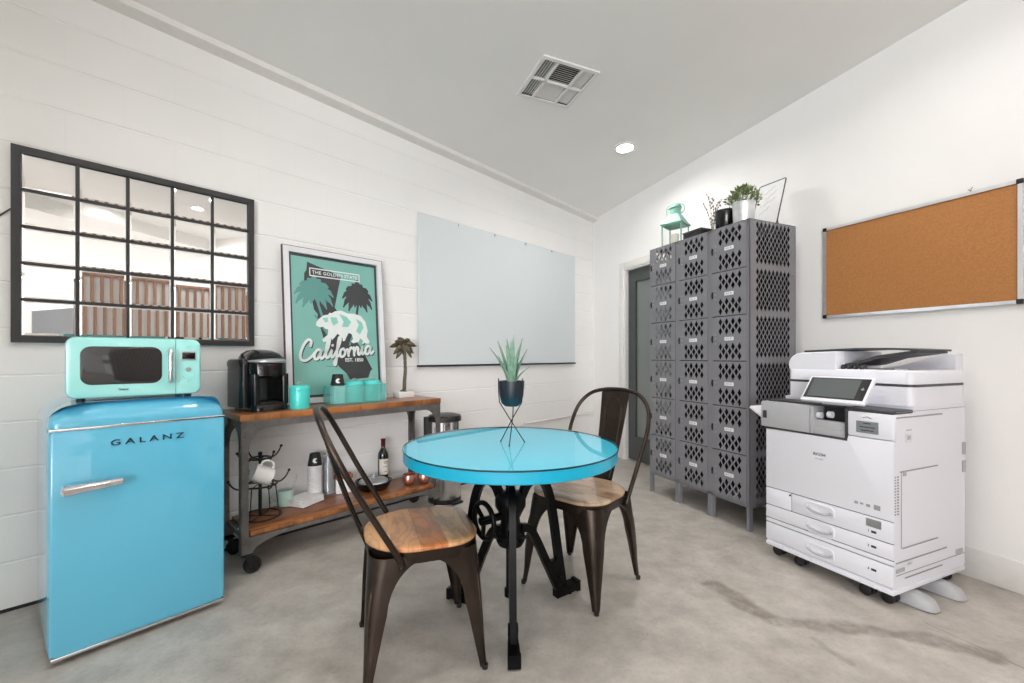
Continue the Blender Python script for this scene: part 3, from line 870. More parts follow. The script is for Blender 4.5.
ma = math.radians(45)
mo = Vector((-1.637, 1.60)) + Vector((math.cos(ma), math.sin(ma))) * .206 + Vector((-math.sin(ma), math.cos(ma))) * .155
mw = thing('microwave', 'mint green retro microwave on top of the blue fridge', 'microwave', (mo.x, mo.y, .936), ma)
MW, MD, M0, M1 = .412, .31, .012, .245
def xzrect(w, h, r, y, cz, cx=0, seg=5):
    return [(a, y, b_) for a, b_ in rrect(w, h, r, seg, cx, cz)]
cz = (M0 + M1) / 2
g = G(); g.loft([xzrect(MW - .012, M1 - M0 - .012, .028, MD / 2, cz), xzrect(MW, M1 - M0, .03, MD / 2 - .01, cz), xzrect(MW, M1 - M0, .03, -MD / 2 + .03, cz)])
obj('body', g, M['mint'], mw)
split = MW / 2 - .088
def front_panel(xa, xb, left):
    """half of the face: rounded outer corners, straight joint"""
    g = G()
    def ring(y, q, r):
        out = []
        for (sx, sz, a0) in ((1, 1, 0), (-1, 1, 90), (-1, -1, 180), (1, -1, 270)):
            outer = (sx < 0) == left; rr = r if outer else .0008; qq = q if outer else .0004
            ex = xb - qq if sx > 0 else xa + qq; ez = cz + sz * ((M1 - M0) / 2 - q)
            for k in range(6):
                a = math.radians(a0 + 90 * k / 5); out.append((ex - sx * rr + rr * math.cos(a), y, ez - sz * rr + rr * math.sin(a)))
        return out
    g.loft([ring(-MD / 2 + .03, 0, .030), ring(-MD / 2 + .012, 0, .030), ring(-MD / 2 + .003, .004, .027), ring(-MD / 2, .011, .022)])
    return g
dm = obj('door', front_panel(-MW / 2, split, True), M['mint'], mw)
g = G(); g.loft([xzrect(.240, .146, .032, -MD / 2 + .002, cz + .008, -.047), xzrect(.240, .146, .032, -MD / 2 - .0025, cz + .008, -.047), xzrect(.232, .138, .028, -MD / 2 - .0035, cz + .008, -.047)])
obj('door_window', g, M['oven_glass'], dm)
g = G(); text_geo(g, 'Galanz', .011, .001, T((-.045, -MD / 2 - .0006, cz - .086)) @ FRONT, fat=.0003); obj('lettering', g, M['dark_ink'], dm)
g = G()
hx = split - .019
g.tube(crom([(hx, -MD / 2, cz + .072), (hx, -MD / 2 - .022, cz + .066), (hx, -MD / 2 - .028, cz + .02), (hx, -MD / 2 - .028, cz - .02), (hx, -MD / 2 - .022, cz - .056), (hx, -MD / 2, cz - .062)], 5), .0085, 10)
obj('door_handle', g, M['chrome'], dm)
cp = obj('control_panel', front_panel(split + .001, MW / 2, False), M['mint'], mw)
pc = (split + MW / 2) / 2
g = G(); g.box(pc - .027, pc + .027, -MD / 2 - .003, -MD / 2 + .002, cz + .026, cz + .066, .004); obj('display_surround', g, M['silver'], cp)
g = G(); g.box(pc - .023, pc + .023, -MD / 2 - .004, -MD / 2, cz + .032, cz + .060, .002); obj('display', g, M['black_gloss'], cp)
for (dx, dz, r) in ((0, .084, .006), (0, -.012, .010), (-.012, -.042, .006), (.012, -.042, .006), (0, -.060, .006)):
    g = G(); g.cyl((pc + dx, -MD / 2 + .001, cz + dz), (pc + dx, -MD / 2 - .004, cz + dz), r, r * .9, 16); obj('button', g, M['silver'] if r > .007 else M['mint'], cp)
g = G()
for sx in (-1, 1):
    for y in (-MD / 2 + .04, MD / 2 - .04): g.lathe([(0, 0), (.012, 0), (.014, .014), (0, .014)], 12, (sx * .165, y, 0))
obj('feet', g, M['rubber'], mw)

# ================================================================== CART
CS0 = 3.225; CD0 = .235
ct = thing('industrial_cart', 'industrial console cart with honey wood planks and grey iron frame', 'cart', PL(CS0, CD0), aL)
CW, CDp = 1.25, .35
hx, hy = CW / 2, CDp / 2
g = G(); g.box(-hx, hx, -hy, hy, .778, CART_Z, .003); obj('tabletop', g, M['cart_wood'], ct)
g = G(); g.box(-hx + .05, hx - .05, -hy + .012, hy - .012, .186, .212, .002); obj('shelf', g, M['cart_wood'], ct)
g = G()
for sy in (-1, 1):
    y = sy * (hy - .006); g.box(-hx + .02, hx - .02, y - .004, y + .004, .742, .778); g.box(-hx + .02, hx - .02, min(y, y - sy * .03), max(y, y - sy * .03), .772, .778)
for sx in (-1, 1):
    x = sx * (hx - .024); g.box(x - .004, x + .004, -hy + .006, hy - .006, .742, .778)
obj('top_rail', g, M['iron'], ct)
g = G()
for sy in (-1, 1):
    y = sy * (hy - .006); g.box(-hx + .03, hx - .03, y - .004, y + .004, .166, .190); g.box(-hx + .03, hx - .03, min(y, y - sy * .03), max(y, y - sy * .03), .180, .186)
for sx in (-1, 1):
    x = sx * (hx - .03); g.box(x - .004, x + .004, -hy + .006, hy - .006, .166, .190)
for sx in (-1, 1):
    for sy in (-1, 1):
        # curved gusset under the lower rail
        poly = [(0, 0), (.24, 0), (.24, -.020)] + [(.24 - .205 * math.sin(a), -.020 - .068 * (1 - math.cos(a))) for a in [PI / 2 * k / 8 for k in range(1, 9)]] + [(0, -.088)]
        q = [(sx * (hx - .02 - p[0]), .190 + p[1]) for p in poly]
        g.prism(q, sy * (hy - .001), sy * (hy - .009), 'xz')
obj('bottom_rail', g, M['iron'], ct)
for sx in (-1, 1):
    for sy in (-1, 1):
        g = G()
        cx, cy = sx * (hx - .022), sy * (hy - .002)
        g.box(cx - .018, cx + .018, cy, cy - sy * .005, .104, .778); g.box(cx + sx * .018, cx + sx * .013, cy, cy - sy * .034, .104, .778)
        # top gusset: quarter arc
        poly = [(0, 0), (.135, 0), (.135, -.034)] + [(.135 - .099 * math.sin(a), -.034 - .105 * (1 - math.cos(a))) for a in [PI / 2 * k / 8 for k in range(1, 9)]] + [(.030, -.165), (0, -.165)]
        g.prism([(sx * (hx - .006 - p[0]), .776 + p[1]) for p in poly], cy + sy * .001, cy - sy * .005, 'xz')
        poly = [(0, 0), (.11, 0), (.11, -.034)] + [(.11 - .076 * math.sin(a), -.034 - .09 * (1 - math.cos(a))) for a in [PI / 2 * k / 8 for k in range(1, 9)]] + [(.03, -.15), (0, -.15)]
        g.prism([(cy - sy * p[0], .776 + p[1]) for p in poly], cx + sx * .018, cx + sx * .013, 'yz')
        for (dx, dz) in ((.0, .745), (-.05, .758), (0, .70), (0, .16)):
            g.cyl((cx + sx * dx, cy, dz), (cx + sx * dx, cy + sy * .005, dz), .006, .004, 10)
        leg = obj('leg', g, M['iron'], ct)
        g = G()
        wx = cx - sx * .01; wy = cy - sy * .02
        g.cyl((wx, wy, .106), (wx, wy, .092), .022, n=16); g.box(wx - .026, wx + .026, wy - .026, wy + .026, .100, .106)
        for k in (-1, 1):
            g.bar([(wx, wy + k * .020, .098), (wx + .018, wy + k * .020, .072), (wx + .030, wy + k * .020, .040)], .004, .026, (0, 1, 0))
        g.cyl((wx + .030, wy - .024, .041), (wx + .030, wy + .024, .041), .006)
        cs = obj('caster', g, M['rubber'], ct)
        g = G()
        at(g, T((wx + .030, wy, .041)) @ Rx(PI / 2), lambda: g.lathe([(.0, -.012), (.014, -.013), (.016, -.008), (.027, -.008), (.029, -.014), (.037, -.014), (.041, -.009), (.041, .009), (.037, .014), (.029, .014), (.027, .008), (.016, .008), (.014, .013), (0, .012)], 28))
        obj('wheel', g, M['rubber'], cs)

# ================================================================== THINGS ON THE CART TOP
# coffee maker, its front turned towards the room's right
kz = CART_Z
kt = thing('coffee_maker', 'black single-serve coffee maker on left end of the cart', 'coffee maker', PL(3.688, .20, kz), math.atan2(.83, .55))
g = G()
KD = .115
g.loft([[(a, b_, z) for a, b_ in rrect(.20 * s_, .255 * s2, .05, 6, 0, oy)] for z, s_, s2, oy in ((0, 1, 1, 0), (.018, 1.0, 1, 0), (.034, .98, .97, 0), (.036, .96, .96, 0))])
obj('base', g, M['black_gloss'], kt)
g = G()
g.loft([[(a, b_, z) for a, b_ in rrect(.190, .150, .045, 6, 0, .050)] for z in (.034, .215)])
for sx in (-1, 1): g.loft([[(a, b_, z) for a, b_ in rrect(.040, .19, .018, 5, sx * .078, -.018)] for z in (.034, .20)])
obj('body', g, M['black_gloss'], kt)
g = G()
rings = []
for k, (z, w, d, oy) in enumerate(((.178, .196, .232, 0.0), (.190, .206, .25, -.003), (.255, .206, .25, -.003), (.285, .198, .235, .0), (.312, .165, .19, .012), (.328, .11, .13, .022), (.333, .05, .07, .026))):
    rings.append([(a, b_, z) for a, b_ in rrect(w, d, min(w, d) * .42, 7, 0, oy)])
g.loft(rings)
obj('brew_head', g, M['black_gloss'], kt)
g = G()
P = [(.105 * math.sin(a), -.02 - .118 * math.cos(a), .268 + .004 * math.cos(a)) for a in [math.radians(-78 + 156 * k / 16) for k in range(17)]]
g.tube(P, [.004 + .010 * math.sin(PI * k / 16) for k in range(17)], 10, flat=.7)
obj('lid_handle', g, M['silver'], kt)
g = G()
g.loft([[(a, b_, z) for a, b_ in rrect(.056, .175, .026, 6, -.105, .028)] for z in (.022, .245)])
tk = obj('water_tank', g, M['keurig_tank'], kt)
g = G()
g.loft([[(a, b_, z) for a, b_ in rrect(.062 * q, .182 * q2, .028 * q, 6, -.105, .028)] for z, q, q2 in ((.243, 1, 1), (.262, 1, 1), (.276, .85, .9), (.282, .5, .7))])
obj('tank_lid', g, M['black_gloss'], tk)
g = G(); g.box(-.07, .07, -.115, -.02, .037, .046, .006); obj('drip_tray', g, M['black'], kt)

def canister(label, loc, scale=1.0):
    t = thing('canister', label, 'canister', loc, aL, 'turquoise lidded canisters')
    r, h = .053 * scale, .128
    g = G(); g.lathe([(0, 0), (r * .97, 0), (r, .006), (r, h - .024), (r * .985, h - .022)], 36); obj('body', g, M['turq'], t)
    g = G(); g.lathe([(r * 1.0, h - .022), (r * 1.035, h - .020), (r * 1.035, h - .008), (r * .98, h - .001), (r * .85, h + .003), (0, h + .004)], 36)
    ld = obj('lid', g, M['turq'], t)
    g = G(); g.tube(crom([(-.022, 0, h + .002), (-.02, 0, h + .010), (-.006, 0, h + .020), (.006, 0, h + .020), (.02, 0, h + .010), (.022, 0, h + .002)], 5), .0016, 6); obj('bail', g, M['chrome'], ld)
    return t
canister('turquoise lidded canister standing alone beside the black coffee maker', PL(3.522, .305, CART_Z))
tr = thing('caddy_tray', 'clear teal plastic tray holding two turquoise canisters', 'tray', PL(3.143, .225, CART_Z), aL)
g = G()
TW, TD, TH = .178, .070, .112
g.box(-TW, TW, -TD, TD, .001, .005); g.box(-TW, TW, -TD, -TD + .004, .005, TH); g.box(-TW, TW, TD - .004, TD, .005, TH); g.box(-TW, -TW + .004, -TD + .004, TD - .004, .005, TH); g.box(TW - .004, TW, -TD + .004, TD - .004, .005, TH)
obj('shell', g, M['acrylic'], tr)
g = G()
at(g, T((0, 0, TH + .001)), lambda: g.holes([(-TW - .004, -TD - .004), (TW + .004, -TD - .004), (TW + .004, TD + .004), (-TW - .004, TD + .004)], [[(-TW + .003, -TD + .003), (TW - .003, -TD + .003), (TW - .003, TD - .003), (-TW + .003, TD - .003)]], 0, .004, 'xy'))
obj('rim', g, M['acrylic'], tr)
canister('turquoise lidded canister in the clear tray, nearer the black cup', PL(3.150, .225, CART_Z + .006))
canister('turquoise lidded canister in the clear tray, at its right end', PL(3.029, .225, CART_Z + .006))
def mark(g, r, z, a0, h):
    """pale round mark with a bite, wrapped on a cup wall"""
    for (da, dz, rr) in ((0, 0, 1.0),):
        n = 18; v = [(0, 0)]
        pts = [(math.cos(2 * PI * k / n) * h * .5, math.sin(2 * PI * k / n) * h * .5) for k in range(n)]
        pts = [(x if not (x > .1 * h and abs(y) < .28 * h) else .05 * h, y) for x, y in pts]
        g.add([((r(z + y)) * math.sin(a0 + x / r(z)), -(r(z + y)) * math.cos(a0 + x / r(z)), z + y) for x, y in pts], [tuple(range(n))])
def cup_geo(with_mark):
    """paper cup standing upside down: narrow end up"""
    hC = .092
    g = G(); g.mi = 0
    g.lathe([(.043, .018), (.0305, hC), (.0290, hC), (.0290, hC - .004), (0, hC - .004), (0, hC - .0055), (.0290, hC - .0055), (.0418, .018)], 28)
    g.mi = 1; g.lathe([(.0418, .018), (.0435, .0), (.0455, .001), (.046, .006), (.0440, .009), (.043, .018)], 28)
    if with_mark:
        mark(g, lambda z: .0432 - .0125 * (z - .018) / .074 + .0006, .052, -.35, .030)
    return g
c1 = obj('paper_cup', cup_geo(True), [M['cup_black'], M['plate_white']])
tag(c1, 'black paper cup with white mark on top of the stack in the clear tray', 'cup')
c1.location = PL(3.258, .215, CART_Z + .0055 + .0172 * 5); c1.rotation_euler = (0, 0, aL)
for k in range(5):
    c0 = obj('paper_cup', cup_geo(False), [M['cup_black'], M['plate_white']]); c0.location = PL(3.258, .215, CART_Z + .0055 + .0172 * k); c0.rotation_euler = (0, 0, aL)
    tag(c0, 'paper cup nested under the black one in the clear tray', 'cup', 'cups nested in the clear tray')

# bronze palm on a white block
pl = thing('palm_figurine', 'bronze palm tree figurine on white block at cart right end', 'figurine', PL(2.735, .15, CART_Z), aL)
g = G(); g.box(-.062, .062, -.042, .042, 0, .042, .003); obj('block_base', g, M['ceramic'], pl)
g = G()
P = crom([(0, 0, .040), (.004, 0, .06), (.006, 0, .12), (.012, 0, .20), (.006, 0, .33), (.0, 0, .385)], 8)
R = []
for i, p in enumerate(P):
    q = i / (len(P) - 1); R.append((.030 - .016 * min(1, q * 7)) * (1 if q < .14 else 1 - .25 * q) * (1.10 if i % 2 else .95))
g.tube(P, R, 12); obj('trunk', g, M['palm_bronze'], pl)
g = G()
for k, (a, L, yo) in enumerate(((62, .080, .3), (118, .088, -.2), (34, .092, -.4), (150, .098, .35), (10, .100, .25), (176, .104, -.3), (-22, .098, -.2), (206, .104, .25), (-52, .088, .3), (236, .092, -.25), (-72, .055, -.5), (90, .06, .6))):
    a = math.radians(a); rings = []
    for i in range(10):
        t = i / 9; p = Vector((math.cos(a) * L * t, -.055 * yo * t - .012 * math.sin(PI * t), .385 + math.sin(a) * L * t - .030 * t * t))
        w = .0205 * math.sin(PI * min(1, .10 + .90 * t)) ** .65 + .0008; sd = Vector((-math.sin(a), 0, math.cos(a)))
        rings.append([p - sd * w + Vector((0, .006, 0)), p + Vector((0, -.006, 0)), p + sd * w + Vector((0, .006, 0)), p + Vector((0, .007, 0))])
    g.loft(rings)
g.ball((0, 0, .385), .016, 8)
obj('fronds', g, M['palm_bronze'], pl, angle=60)

# ================================================================== THINGS ON THE CART SHELF
SZ = .2125
rk = thing('mug_rack', 'black wire mug rack with hooks standing on the cart shelf', 'mug rack', PL(3.690, .185, SZ), aL)
g = G()
def ring(r, z, w=.004): g.tube([(r * math.cos(2 * PI * k / 36), r * math.sin(2 * PI * k / 36), z) for k in range(36)], w, 8, closed=True)
for r_, z_, w_ in ((.105, .004, .004), (.085, .178, .005), (.050, .325, .005)):
    g = G(); ring(r_, z_, w_); obj('ring', g, M['black'], rk)
g = G(); g.cyl((0, 0, .0), (0, 0, .345), .009, n=14); g.ball((0, 0, .35), .012, 8)
for k in range(4):
    a = PI / 4 + PI / 2 * k; c_, s_ = math.cos(a), math.sin(a)
    g.cyl((c_ * .105, s_ * .105, .004), (c_ * .085, s_ * .085, .178), .003, n=8); g.cyl((c_ * .085, s_ * .085, .178), (0, 0, .186), .003, n=8); g.cyl((c_ * .05, s_ * .05, .325), (0, 0, .32), .003, n=8)
    g.cyl((c_ * .105, s_ * .105, .004), (0, 0, .003), .003, n=8)
obj('stand', g, M['black'], rk)
for r, z in ((.085, .178), (.05, .325)):
    for k in range(4):
        a = PI / 2 * k + (.10 if r > .06 else .25); c_, s_ = math.cos(a), math.sin(a)
        g = G()
        P = crom([(c_ * r, s_ * r, z), (c_ * (r + .025), s_ * (r + .025), z - .006), (c_ * (r + .055), s_ * (r + .055), z + .014), (c_ * (r + .075), s_ * (r + .075), z + .048)], 5)
        g.tube(P, .0043, 8); g.ball(P[-1], .0080, 7); obj('hook', g, M['black'], rk)
def mug(name, label, mat_, loc, rot, r=.043, h=.092):
    t = thing(name, label, 'mug', loc)
    t.rotation_euler = rot
    g = G(); g.lathe([(0, 0), (r * .88, 0), (r * .95, .004), (r, .012), (r, h), (r * .96, h + .002), (r * .92, h), (r * .92, .01), (0, .008)], 32); obj('cup_body', g, mat_, t)
    g = G(); g.tube(crom([(r * .97, 0, h * .82), (r + .022, 0, h * .80), (r + .034, 0, h * .5), (r + .022, 0, h * .22), (r * .97, 0, h * .2)], 6), .0058, 10, flat=.8); obj('handle', g, mat_, t)
    return t
mug('mug', 'white mug hanging tilted from a hook of the wire rack', M['ceramic'], Vector(PL(3.664, .290, SZ + .232)), Euler((math.radians(18), math.radians(-62), math.radians(20)), 'XYZ'), .047, .100)
m2 = mug('mug', 'pale mint mug standing on the shelf behind the wire rack', M['mint_cer'], PL(3.528, .100, SZ), (0, 0, aL + PI * .88))
gb = thing('glass_bowl', 'clear glass bowl resting on the pale mint mug', 'bowl', PL(3.525, .098, SZ + .0945), aL)
g = G(); g.lathe([(0, 0), (.03, .0), (.05, .02), (.062, .05), (.066, .085), (.063, .085), (.058, .05), (.046, .022), (.028, .004), (0, .004)], 32); obj('bowl_body', g, M['clear'], gb)

for k in range(5):
    g = G(); q = .165
    rim = [(q / 2 * (1 - .02 * rnd.random()) * a, q / 2 * .82 * (1 - .02 * rnd.random()) * b_) for a, b_ in ((-1, -1), (0, -1.0), (1, -1), (1, 0), (1, 1), (0, 1.0), (-1, 1), (-1, 0))]
    zz = [rnd.uniform(-.0012, .0015) for _ in rim]
    g.add([(a, b_, z) for (a, b_), z in zip(rim, zz)] + [(a, b_, z + .0062) for (a, b_), z in zip(rim, zz)] + [(0, 0, 0), (0, 0, .0072)],
          [(i, (i + 1) % 8, 16) for i in range(8)] + [(8 + i, 8 + (i + 1) % 8, 17) for i in range(8)] + [(i, (i + 1) % 8, 8 + (i + 1) % 8, 8 + i) for i in range(8)])
    o = obj('paper_napkin', g, M['paper'], angle=60); o.location = PL(3.432, .150, SZ + .0015 + .0085 * k); o.rotation_euler = (0, 0, aL + .35 + rnd.uniform(-.12, .12))
    tag(o, ['bottom white paper napkin of the loose pile on the shelf', 'white paper napkin second from the bottom of the shelf pile', 'white paper napkin in the middle of the shelf pile', 'white paper napkin second from the top of the shelf pile', 'top white paper napkin of the loose pile on the shelf'][k], 'napkin', 'paper napkins on the cart shelf')
CUPS = PL(3.345, .085, SZ)
nb = obj('paper_cup', cup_geo(False), [M['cup_black'], M['plate_white']]); nb.location = CUPS; nb.rotation_euler = (0, 0, aL)
tag(nb, 'white rimmed paper cup nested in the upside-down stack on the shelf', 'cup', 'paper cups nested in the stack')
NCUP = 11
for k in range(1, NCUP):
    o = dup(nb, (CUPS[0], CUPS[1], SZ + .0172 * k), aL)
tp = obj('paper_cup', cup_geo(True), [M['cup_black'], M['plate_white']]); tp.location = (CUPS[0], CUPS[1], SZ + .0172 * NCUP); tp.rotation_euler = (0, 0, aL)
tag(tp, 'black paper cup with round white mark topping the shelf cup stack', 'cup')
g = G(); g.lathe([(.0354, 0), (.0375, .001), (.036, .005), (.028, .105), (.0, .106), (0, .1052), (.0274, .1042), (.0354, 0)], 28)
pc_ = obj('plastic_cup', g, M['plastic_clear']); CP = PL(3.257, .085, SZ); pc_.location = CP; pc_.rotation_euler = (0, 0, aL)
tag(pc_, 'clear plastic cup nested in the upside-down stack beside paper cups', 'cup', 'clear cups nested in the stack')
for k in range(1, 11): dup(pc_, (CP[0], CP[1], SZ + .016 * k), aL)
bx = thing('tea_carton', 'small white carton with burnt orange top on the cart shelf', 'carton', PL(3.165, .10, SZ), aL - .25)
g = G(); g.box(-.052, .052, -.038, .038, 0, .092, .002); obj('carton_body', g, M['paper'], bx)
g = G(); g.box(-.053, .053, -.039, .039, .092, .116, .003); obj('lid', g, M['orange'], bx)
pn = thing('round_dish', 'round black dish with pale grey lid on the cart shelf', 'dish', PL(2.992, .180, SZ), aL)
g = G(); g.lathe([(0, 0), (.085, 0), (.105, .02), (.118, .05), (.122, .052), (.120, .056), (.110, .05), (.098, .022), (0, .012)], 40); obj('dish_body', g, M['black_gloss'], pn)
g = G(); g.lathe([(.098, .046), (.094, .056), (.078, .066), (.03, .072), (0, .073)], 40); ld = obj('lid', g, M['silver'], pn)
g = G(); g.lathe([(0, .072), (.012, .073), (.010, .080), (.017, .088), (.014, .094), (0, .096)], 20); obj('knob', g, M['silver'], ld)
wb = thing('wine_bottle', 'dark wine bottle with cream label standing on the cart shelf', 'bottle', PL(2.858, .075, SZ), aL)
g = G(); g.lathe([(0, .004), (.028, 0), (.036, .004), (.037, .012), (.037, .185), (.034, .205), (.022, .226), (.0145, .242), (.0138, .275)], 32); obj('glass_body', g, M['wine'], wb)
g = G(); g.lathe([(.0145, .250), (.0150, .252), (.0150, .292), (.0165, .294), (.0165, .304), (.0145, .306), (0, .306)], 24); obj('foil_capsule', g, M['foil'], wb)
g = G(); n = 20
g.loft([[(.0375 * math.sin(a), -.0375 * math.cos(a), z) for a in [math.radians(-75 + 150 * k / n) for k in range(n + 1)]] for z in (.055, .165)], caps=False, closed=False)
g.mi = 1
for (zz, w) in ((.145, .5), (.135, .35), (.11, .55), (.075, .3)):
    g.loft([[(.0379 * math.sin(a), -.0379 * math.cos(a), z) for a in [w * (-1 + 2 * k / 6) for k in range(7)]] for z in (zz, zz + .0035)], caps=False, closed=False)
obj('label', g, [M['label'], M['brown_edge']], wb)
def copper(label, loc, rz):
    t = thing('copper_mug', label, 'mug', loc, rz, 'copper mugs on the cart shelf')
    g = G(); g.lathe([(0, 0), (.026, 0), (.040, .012), (.047, .032), (.044, .056), (.041, .066), (.043, .069), (.0395, .069), (.042, .05), (.044, .032), (.036, .014), (0, .006)], 36); obj('mug_body', g, M['copper'], t)
    g = G(); g.tube(crom([(.042, 0, .058), (.066, 0, .060), (.074, 0, .040), (.062, 0, .020), (.045, 0, .022)], 5), .0042, 8); obj('handle', g, M['steel'], t)
copper('round copper mug nearer the wine bottle on the shelf', PL(2.768, .265, SZ), aL + .5)
copper('round copper mug at the right end of the cart shelf', PL(2.675, .315, SZ), aL + .3)

# ================================================================== TRASH CAN
tc = thing('trash_can', 'stainless steel step trash can with black lid behind the table', 'trash can', PL(2.405, .205), aL)
g = G(); g.lathe([(0, .03), (.118, .03), (.120, .034), (.120, .50), (0, .50)], 44); obj('barrel', g, M['steel'], tc)
g = G(); g.lathe([(0, 0), (.124, 0), (.127, .006), (.124, .032), (.118, .036), (0, .036)], 44); g.box(-.05, .05, -.165, -.11, .006, .020, .005); obj('base_ring', g, M['black'], tc)
g = G(); g.lathe([(.119, .50), (.121, .502), (.121, .612), (.118, .614)], 44); obj('rim_band', g, M['chrome'], tc)
g = G(); g.lathe([(.122, .612), (.127, .615), (.128, .640), (.120, .656), (.085, .666), (0, .668)], 44); obj('lid', g, M['black'], tc)
g = G(); g.loft([[(a, b_, z) for a, b_ in rrect(.09, .05, .02, 5, -.105, .055)] for z in (.36, .38, .63, .648)]); obj('hinge_housing', g, M['black'], tc)

# ================================================================== TABLE
TX, TY, TZ = -.007, 1.871, .735
tb_ = thing('round_table', 'round bright cyan table with black cast iron crank base', 'table', (TX, TY, 0))
R_ = .449
g = G(); g.mi = 1; g.lathe([(0, TZ - .05), (R_ - .006, TZ - .05), (R_ - .002, TZ - .046), (R_ - .002, TZ - .008)], 128); g.mi = 0; g.lathe([(R_ - .002, TZ - .008), (0, TZ - .008)], 128); obj('tabletop', g, [M['cyan'], M['cyan_shaded']], tb_)
g = G(); g.mi = 0; g.lathe([(0, TZ), (R_ - .001, TZ)], 128); g.mi = 1; g.lathe([(R_ - .001, TZ), (R_, TZ - .001), (R_, TZ - .006), (R_ - .001, TZ - .007)], 128)
gt = obj('glass_top', g, [thin_glass('table_glass', (.97, 1, 1, 1), 1.36), M['glass_edge']], tb_, angle=25)
g = G()
g.lathe([(0, .695), (.12, .695), (.12, .683), (.055, .672), (.042, .62), (.036, .58), (0, .58)], 28)
for k in range(4):
    a = PI / 4 + k * PI / 2; g.bar([(0, 0, .676), (.34 * math.cos(a), .34 * math.sin(a), .678)], .045, .014, (-math.sin(a), math.cos(a), 0))
obj('top_support', g, M['cast'], tb_)
g = G()
g.cyl((0, 0, .10), (0, 0, .60), .0185, n=20)
for k in range(30): g.lathe([(.0185, .30 + .0095 * k), (.0215, .3045 + .0095 * k), (.0185, .309 + .0095 * k)], 20)
g.lathe([(0, .085), (.026, .085), (.026, .115), (.0185, .12)], 20)
obj('screw_post', g, M['cast'], tb_)
g = G()
g.lathe([(.022, .30), (.052, .305), (.062, .325), (.062, .35), (.046, .37), (.040, .42), (.055, .45), (.066, .47), (.066, .50), (.05, .525), (.022, .53)], 28)
for k in range(8):
    a = k * PI / 4; g.cyl((.055 * math.cos(a), .055 * math.sin(a), .335), (.070 * math.cos(a), .070 * math.sin(a), .335), .008, n=8)
obj('hub', g, M['cast'], tb_)
FEET = [(.007, 1.565), (-.262, 1.990), (.280, 2.055)]
for fx, fy in FEET:
    v = Vector((fx - TX, fy - TY)); L = v.length; u = v / L; sd = (-u.y, u.x, 0)
    def q(r, z): return (u.x * r, u.y * r, z)
    g = G(); k = L / .33
    outer = crom([Vector(q(r * k, z)) for r, z in ((.055, .50), (.085, .548), (.125, .566), (.170, .545), (.200, .485), (.222, .385), (.245, .24), (.268, .10), (.275, .05))], 5)
    g.bar(outer, .026, .036, sd)
    inner = crom([Vector(q(r * k, z)) for r, z in ((.05, .365), (.095, .35), (.135, .285), (.19, .17), (.245, .055), (.255, .03))], 5)
    g.bar(inner, .026, .034, sd)
    # web plate between the two struts near the foot
    pl_ = [q(r * k, z) for r, z in ((.205, .18), (.25, .18), (.278, .05), (.24, .03))]
    o_ = Vector(sd) * .012
    g.add([Vector(p) - o_ for p in pl_] + [Vector(p) + o_ for p in pl_], [(0, 1, 2, 3), (7, 6, 5, 4), (0, 4, 5, 1), (1, 5, 6, 2), (2, 6, 7, 3), (3, 7, 4, 0)])
    # toe plate with raised lip
    g.bar([q(.235 * k, .030), q(.30 * k, .030), q(.358 * k, .034)], [.036, .044, .044], [.05, .04, .034], sd)
    g.bar([q(.346 * k, .032), q(.364 * k, .032)], .048, .048, sd)
    g.bar([q(.24 * k, .058), q(.26 * k, .10)], .038, .03, sd)
    lg = obj('leg', g, M['cast'], tb_)
    g = G(); p = q(.315 * k, 0); g.lathe([(0, 0), (.014, 0), (.014, .014), (.008, .018), (0, .018)], 14, p); obj('leveller', g, M['rubber'], lg)
# hand crank on the left
g = G()
ca = Vector((-.80, -.60, 0)).normalized(); cc = Vector((0, 0, .435)) + ca * .135
q_ = ca.to_track_quat('Z', 'Y').to_matrix().to_4x4()
at(g, T(cc) @ q_, lambda: (g.tube([(.072 * math.cos(2 * PI * k / 32), .072 * math.sin(2 * PI * k / 32), 0) for k in range(32)], .0105, 10, closed=True),
                           [g.bar([(0, 0, 0), (.072 * math.cos(a), .072 * math.sin(a), 0)], .016, .012, (-math.sin(a), math.cos(a), 0)) for a in (.4, 2.5, 4.6)],
                           g.cyl((0, 0, -.085), (0, 0, .018), .016, n=16), g.cyl((.066, .02, .0), (.066, .02, .055), .0105, n=12)))
obj('crank_wheel', g, M['cast'], tb_)

# aloe in a dark pot on wire legs
ap = thing('potted_aloe', 'green aloe in navy pot on black wire legs on the cyan table', 'plant', (-.002, 1.868, TZ), 0)
pz0 = .160; pz1 = .268
g = G(); g.lathe([(0, pz0), (.030, pz0 + .001), (.043, pz0 + .014), (.051, pz0 + .045), (.054, pz0 + .08), (.055, pz1), (.050, pz1), (.049, pz1 - .014), (0, pz1 - .014)], 36); obj('pot', g, M['pot_dark'], ap)
g = G(); g.lathe([(.0495, pz1 - .012), (.02, pz1 - .008), (0, pz1 - .006)], 24); obj('soil', g, M['soil'], ap)
g = G()
for k in range(3):
    a = 2 * PI * k / 3 - PI / 2 - .15; b_ = a + PI
    f0 = Vector((.060 * math.cos(a), .060 * math.sin(a), .003)); f1 = Vector((.055 * math.cos(b_), .055 * math.sin(b_), pz0 + .02)); f2 = Vector((.059 * math.cos(b_), .059 * math.sin(b_), pz1 + .012))
    sdv = Vector((-math.sin(a), math.cos(a), 0)) * .004
    g.tube([f0, f0.lerp(f1, .62) + sdv, f1, f1.lerp(f2, .5) + Vector((math.cos(b_), math.sin(b_), 0)) * .002, f2], .0022, 8); g.ball(f0, .0034, 6)
ring_ = [(.0575 * math.cos(2 * PI * k / 36), .0575 * math.sin(2 * PI * k / 36), pz0 + .075) for k in range(36)]
obj('wire_stand', g, M['black'], ap)
